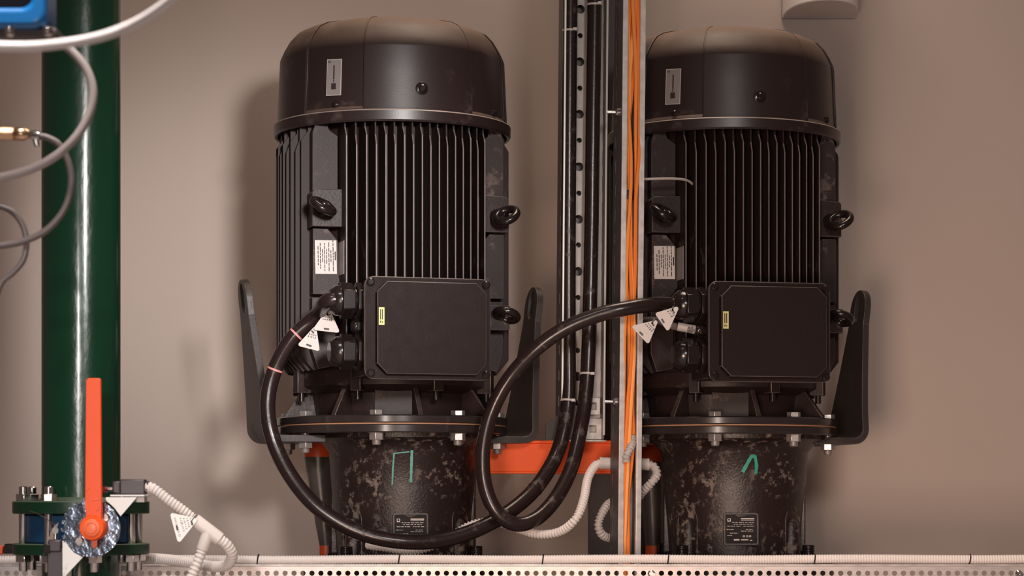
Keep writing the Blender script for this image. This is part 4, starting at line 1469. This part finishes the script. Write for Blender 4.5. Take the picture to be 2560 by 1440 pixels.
# limit switches with white plates, a wire seal
def limit_switch(label, x0, x1, y0, y1, Y, horizontal):
    a_ = P(x0, y1, Y)
    b_ = P(x1, y0, Y)
    t = thing('limit_switch', label, 'switch', (a_.x, Y, a_.z), 0, 'limit switches on the green pipe valve')
    W_, H_ = b_.x - a_.x, b_.z - a_.z
    D_ = 0.035
    sx = W_ * 0.30
    if horizontal:
        MB().box(sx * 0.9, W_, 0, D_, 0, H_).build('housing', M_switch, t, bevel=0.003)
        MB().box(0.004, sx, -0.004, D_, 0.002, H_ - 0.004).build('actuator_head', M_switch, t, bevel=0.004)
        m2 = MB()
        m2.cyl((-0.012, 0.012, H_ * 0.35), (0.006, 0.012, H_ * 0.35), 0.006, n=14)
        m2.cyl((-0.013, 0.008, H_ * 0.35), (-0.013, 0.02, H_ * 0.35), 0.007, n=16)
        m2.build('roller', M_chrome, t)
        MB().box(W_, W_ + 0.006, 0.006, D_ - 0.006, H_ * 0.3, H_ - 0.004).build('cable_entry', M_shiny, t, bevel=0.001)
    else:
        MB().box(0, W_, 0, D_, 0, H_ * 0.82).build('housing', M_switch, t, bevel=0.003)
        MB().box(0.002, W_ - 0.004, -0.003, D_, H_ * 0.74, H_ * 0.99).build('actuator_head', M_switch, t, bevel=0.004)
        m2 = MB()
        m2.cyl((W_ * 0.45, 0.012, H_), (W_ * 0.45, 0.012, H_ + 0.016), 0.005, n=14)
        m2.cyl((W_ * 0.45, 0.007, H_ + 0.018), (W_ * 0.45, 0.02, H_ + 0.018), 0.007, n=16)
        m2.build('roller', M_chrome, t)
        MB().box(-0.006, 0.008, -0.006, 0.004, H_ * 0.72, H_ * 0.90).build('latch', M_shiny, t, bevel=0.001)
    return t


limit_switch('dark limit switch beside the orange lever, lying flat with the pale conduit attached', 276, 362, 1198, 1237, -0.96, True)
limit_switch('dark upright limit switch at the lower left of the notch plate', 117, 159, 1348, 1475, -0.97, False)


def plate_obj(name, label, pts, Y, mat_, th=0.003, cat='bracket', cut=None):
    c = sum((P(*p, Y) for p in pts), Vector()) / len(pts)
    poly = [((P(*p, Y) - c).x, (P(*p, Y) - c).z) for p in pts]
    area = sum(poly[i][0] * poly[(i + 1) % len(poly)][1] - poly[(i + 1) % len(poly)][0] * poly[i][1] for i in range(len(poly)))
    if area < 0:
        poly = poly[::-1]
    t = thing(name, label, cat, c)
    MB().prism(poly, frame((0, 0, 0), (1, 0, 0), (0, 0, 1)), th).build('plate', mat_, t, bevel=0.0006)
    return t


t = plate_obj('switch_bracket', 'white triangular bracket plate under the flat limit switch',
              [(266, 1243), (343, 1243), (302, 1291), (296, 1283), (288, 1272), (278, 1262), (268, 1254), (264, 1248)], -1.012, M_whiteplate)
a_ = P(276, 1241, -1.012) - Vector(t.location)
b_ = P(361, 1237, -1.012) - Vector(t.location)
MB().box(a_.x, b_.x, -0.004, 0.085, a_.z, b_.z).build('shelf', M_whiteplate, t, bevel=0.0006)
MB().box(b_.x - 0.018, b_.x - 0.002, 0.01, 0.05, a_.z - 0.012, a_.z).build('shelf_clip', M_galv_dull, t)
t = plate_obj('switch_bracket', 'white triangular bracket plate right of the upright limit switch',
              [(160, 1357), (165, 1355), (173, 1368), (186, 1382), (208, 1393), (166, 1438), (163, 1475), (159, 1475)], -1.012, M_whiteplate)
a_ = P(157, 1475, -1.012) - Vector(t.location)
b_ = P(160, 1352, -1.012) - Vector(t.location)
MB().box(a_.x, b_.x, -0.003, 0.085, a_.z, b_.z).build('side_leg', M_whiteplate, t)
# edge-on tag on a wire
t = thing('seal_tag', 'weathered brown tag hanging on a thin wire left of the notch plate', 'tag', P(128, 1345, -0.96))
o_ = Vector(t.location)
MB().prism([((P(*q, -0.96) - o_).x, (P(*q, -0.96) - o_).z) for q in ((108, 1390), (116, 1372), (136, 1345), (147, 1306), (136, 1314), (126, 1335), (116, 1362))], frame((0, 0, 0), (1, 0, 0), (0, 0, 1)), 0.002).build('tag_body', mat('weathered_tag', (0.27, 0.20, 0.17), 0.6, var=0.4, var_scale=60, stretch=(1, 1, 0.3)), t)
MB().tube(spline([P(74, 1277, -0.9) - o_, P(100, 1287, -0.93) - o_, P(136, 1311, -0.962) - o_], 6), 0.0009, 6).build('wire', M_chrome, t)

# ------------------------------------------------------------------ pale conduit at the valve, with tee and tag
mb, pv = corrugated([P(364, 1216, -0.945), P(385, 1223, -0.945), P(420, 1250, -0.94), P(455, 1275, -0.93), P(482, 1297, -0.92)], 0.0118, 0.0018, pitch=0.0076)
o = mb.build('corrugated_conduit', M_conduit)
tag(o, 'pale corrugated conduit leaving the flat limit switch towards the tee', 'conduit')
t = thing('conduit_tee', 'pale plastic conduit tee right of the green pipe', 'fitting', P(515, 1325, -0.915))
o_ = Vector(t.location)
mb = MB()
mb.rod([(P(486, 1300, -0.918) - o_, 0.0145), (P(490, 1303, -0.918) - o_, 0.015), (P(545, 1345, -0.91) - o_, 0.015), (P(549, 1348, -0.91) - o_, 0.0145)], 28)
mb.build('run', M_conduit, t)
mb = MB()
mb.rod([(P(520, 1332, -0.915) - o_, 0.0135), (P(506, 1372, -0.915) - o_, 0.0135), (P(505, 1375, -0.915) - o_, 0.012)], 28)
mb.build('branch', M_conduit, t)
mb, pv2 = corrugated([P(546, 1346, -0.91), P(568, 1364, -0.90), P(580, 1390, -0.88), P(566, 1413, -0.84), P(530, 1416, -0.78), P(470, 1406, -0.70), P(410, 1398, -0.64), P(360, 1396, -0.60), P(310, 1397, -0.58)], 0.0122, 0.0014, pitch=0.0076)
o = mb.build('corrugated_conduit', M_conduit)
tag(o, 'pale corrugated conduit curling from the tee back behind the green pipe', 'conduit')
mb, pv3 = corrugated([P(507, 1368, -0.915), P(500, 1390, -0.915), P(488, 1420, -0.915), P(476, 1450, -0.915), P(462, 1490, -0.91), P(455, 1560, -0.88)], 0.0120, 0.0024, pitch=0.0095)
o = mb.build('corrugated_conduit', M_conduit)
tag(o, 'pale corrugated conduit dropping from the tee branch over the cable tray', 'conduit')
tri_tag('white triangular tag tied to the conduit right of the green pipe', [(497, 1297), (424, 1281), (446, 1361)], -0.945, M_tag_white, 9,
        slots=[((442, 1315), (444, 1324), 0.004), ((480, 1306), (481, 1311), 0.004), ((478, 1304), (490, 1288), 0.0022)],
        marks=[(0.30, 0.0035), (0.42, 0.004), (0.54, 0.004), (0.66, 0.004), (0.86, 0.004)])
# small orange and black clamp at the far left, on the tray
t = thing('pipe_clamp', 'small orange and black clamp on the tray left of the green pipe', 'clamp', P(20, 1384, -0.50))
o_ = Vector(t.location)
a_, b_ = P(-25, 1385, -0.5) - o_, P(10, 1364, -0.5) - o_
MB().box(a_.x, b_.x, -0.015, 0.015, a_.z, b_.z).build('orange_cap', M_orange_dirty, t, bevel=0.002)
a_, b_ = P(10, 1384, -0.5) - o_, P(64, 1359, -0.5) - o_
MB().prism(round_poly([(a_.x, a_.z), (b_.x, a_.z), (b_.x, b_.z), (a_.x + 0.004, b_.z)], 0.004), frame((0, 0.012, 0), (1, 0, 0), (0, 0, 1)), 0.026).build('black_body', M_shiny, t, bevel=0.001)


# ------------------------------------------------------------------ foreground: blue fitting, cables and brass connector at the top left
def loop(label, pts, r, m, name='instrument_cable'):
    o = MB().tube(spline(pts, 14), r, 14).build(name, m)
    return tag(o, label, 'cable')


loop('pale grey cable sweeping across the top left corner in front of everything', [P(-160, 90, -2.7), P(-60, 111, -2.7), P(60, 117, -2.7), P(160, 109, -2.7), P(250, 92, -2.7), P(330, 62, -2.7), P(400, 20, -2.72), P(470, -40, -2.75), P(530, -110, -2.8)], px2m(12.5, -2.7), M_cable_white)
loop('grey cable in a wide loop over the green pipe', [P(60, 70, -2.0), P(120, 88, -2.0), P(175, 125, -2.0), P(215, 172, -2.0), P(232, 225, -2.0), P(225, 280, -2.0), P(196, 335, -2.0), P(150, 382, -2.0), P(90, 418, -2.0), P(20, 440, -2.0), P(-60, 452, -2.0), P(-160, 455, -2.0)], px2m(11, -2.0), M_cable_grey)
loop('dark grey cable from the brass connector looping below the wide loop', [P(98, 340, -1.75), P(120, 345, -1.75), P(150, 365, -1.75), P(172, 410, -1.75), P(178, 465, -1.75), P(160, 525, -1.75), P(118, 574, -1.75), P(62, 602, -1.75), P(0, 614, -1.75), P(-80, 618, -1.75)], px2m(8.8, -1.75), M_cable_dgrey)
loop('dark thin cable forming a small ring at the left edge', [P(-60, 512, -1.7), P(-10, 514, -1.7), P(28, 528, -1.7), P(55, 560, -1.7), P(66, 605, -1.7), P(58, 650, -1.7), P(32, 682, -1.7), P(5, 705, -1.7), P(-10, 740, -1.7), P(-30, 790, -1.7)], px2m(7.6, -1.7), M_cable_dgrey)
# brass connector
t = thing('brass_connector', 'brass cable connector with a bright ferrule at the left edge', 'connector', P(0, 336, -1.75))
o_ = Vector(t.location)
YB = -1.75
mb = MB()
hexnut(mb, P(-60, 333, YB) - o_, P(36, 335, YB) - o_, px2m(18, YB))
mb.build('hex_body', M_brass, t, bevel=0.0015)
mb = MB()
mb.rod([(P(36, 335, YB) - o_, px2m(14, YB)), (P(40, 335, YB) - o_, px2m(17, YB)), (P(60, 335, YB) - o_, px2m(17, YB)), (P(72, 336, YB) - o_, px2m(10, YB))], 20)
mb.build('union_nut', M_brass, t)
mb = MB()
mb.rod([(P(72, 337, YB) - o_, px2m(7, YB)), (P(82, 338, YB) - o_, px2m(13, YB)), (P(98, 340, YB) - o_, px2m(13, YB)), (P(101, 340, YB) - o_, px2m(8, YB))], 18)
mb.rod([(P(88, 345, YB) - o_, px2m(8, YB)), (P(93, 365, YB) - o_, px2m(7, YB))], 14)
mb.build('ferrule', M_chrome, t)
# blue fitting
BY = -2.2
t = thing('blue_actuator', 'glossy blue actuator frame with bright bolts in the top left corner', 'valve', P(0, 0, BY))
o_ = Vector(t.location)
s_ = px2m(1, BY)
outer = rrect(-130 * s_, 128 * s_, -82 * s_, 190 * s_, 34 * s_, 5)
inner = rrect(-100 * s_, 92 * s_, -30 * s_, 150 * s_, 30 * s_, 5)
MB().holed(outer, inner, frame((0, 0.05, 0), (1, 0, 0), (0, 0, 1)), 0.09).build('yoke', M_blue2, t, bevel=0.010, seg=4)
MB().box(-100 * s_, 95 * s_, 0.03, 0.06, -34 * s_, 152 * s_).build('inner_housing', M_column, t, bevel=0.004)
MB().box(-140 * s_, 150 * s_, -0.03, 0.05, -100 * s_, -80 * s_).build('mounting_plate', M_switch, t, bevel=0.002)
for q in (35, 130):
    p = P(q, 88, BY) - o_ + Vector((0, -0.03, 0))
    MB().rod([(p + Vector((0, 0, 0.006)), px2m(15, BY)), (p + Vector((0, 0, -0.004)), px2m(15, BY)), (p + Vector((0, 0, -0.008)), px2m(10, BY))], 6).build('bolt', M_chrome, t, bevel=0.001)
MB().rod([(Vector((-40 * s_, 0.01, 180 * s_)), 0.03), (Vector((-40 * s_, 0.01, 1.2)), 0.03)], 24).build('drop_pipe', M_blue2, t)
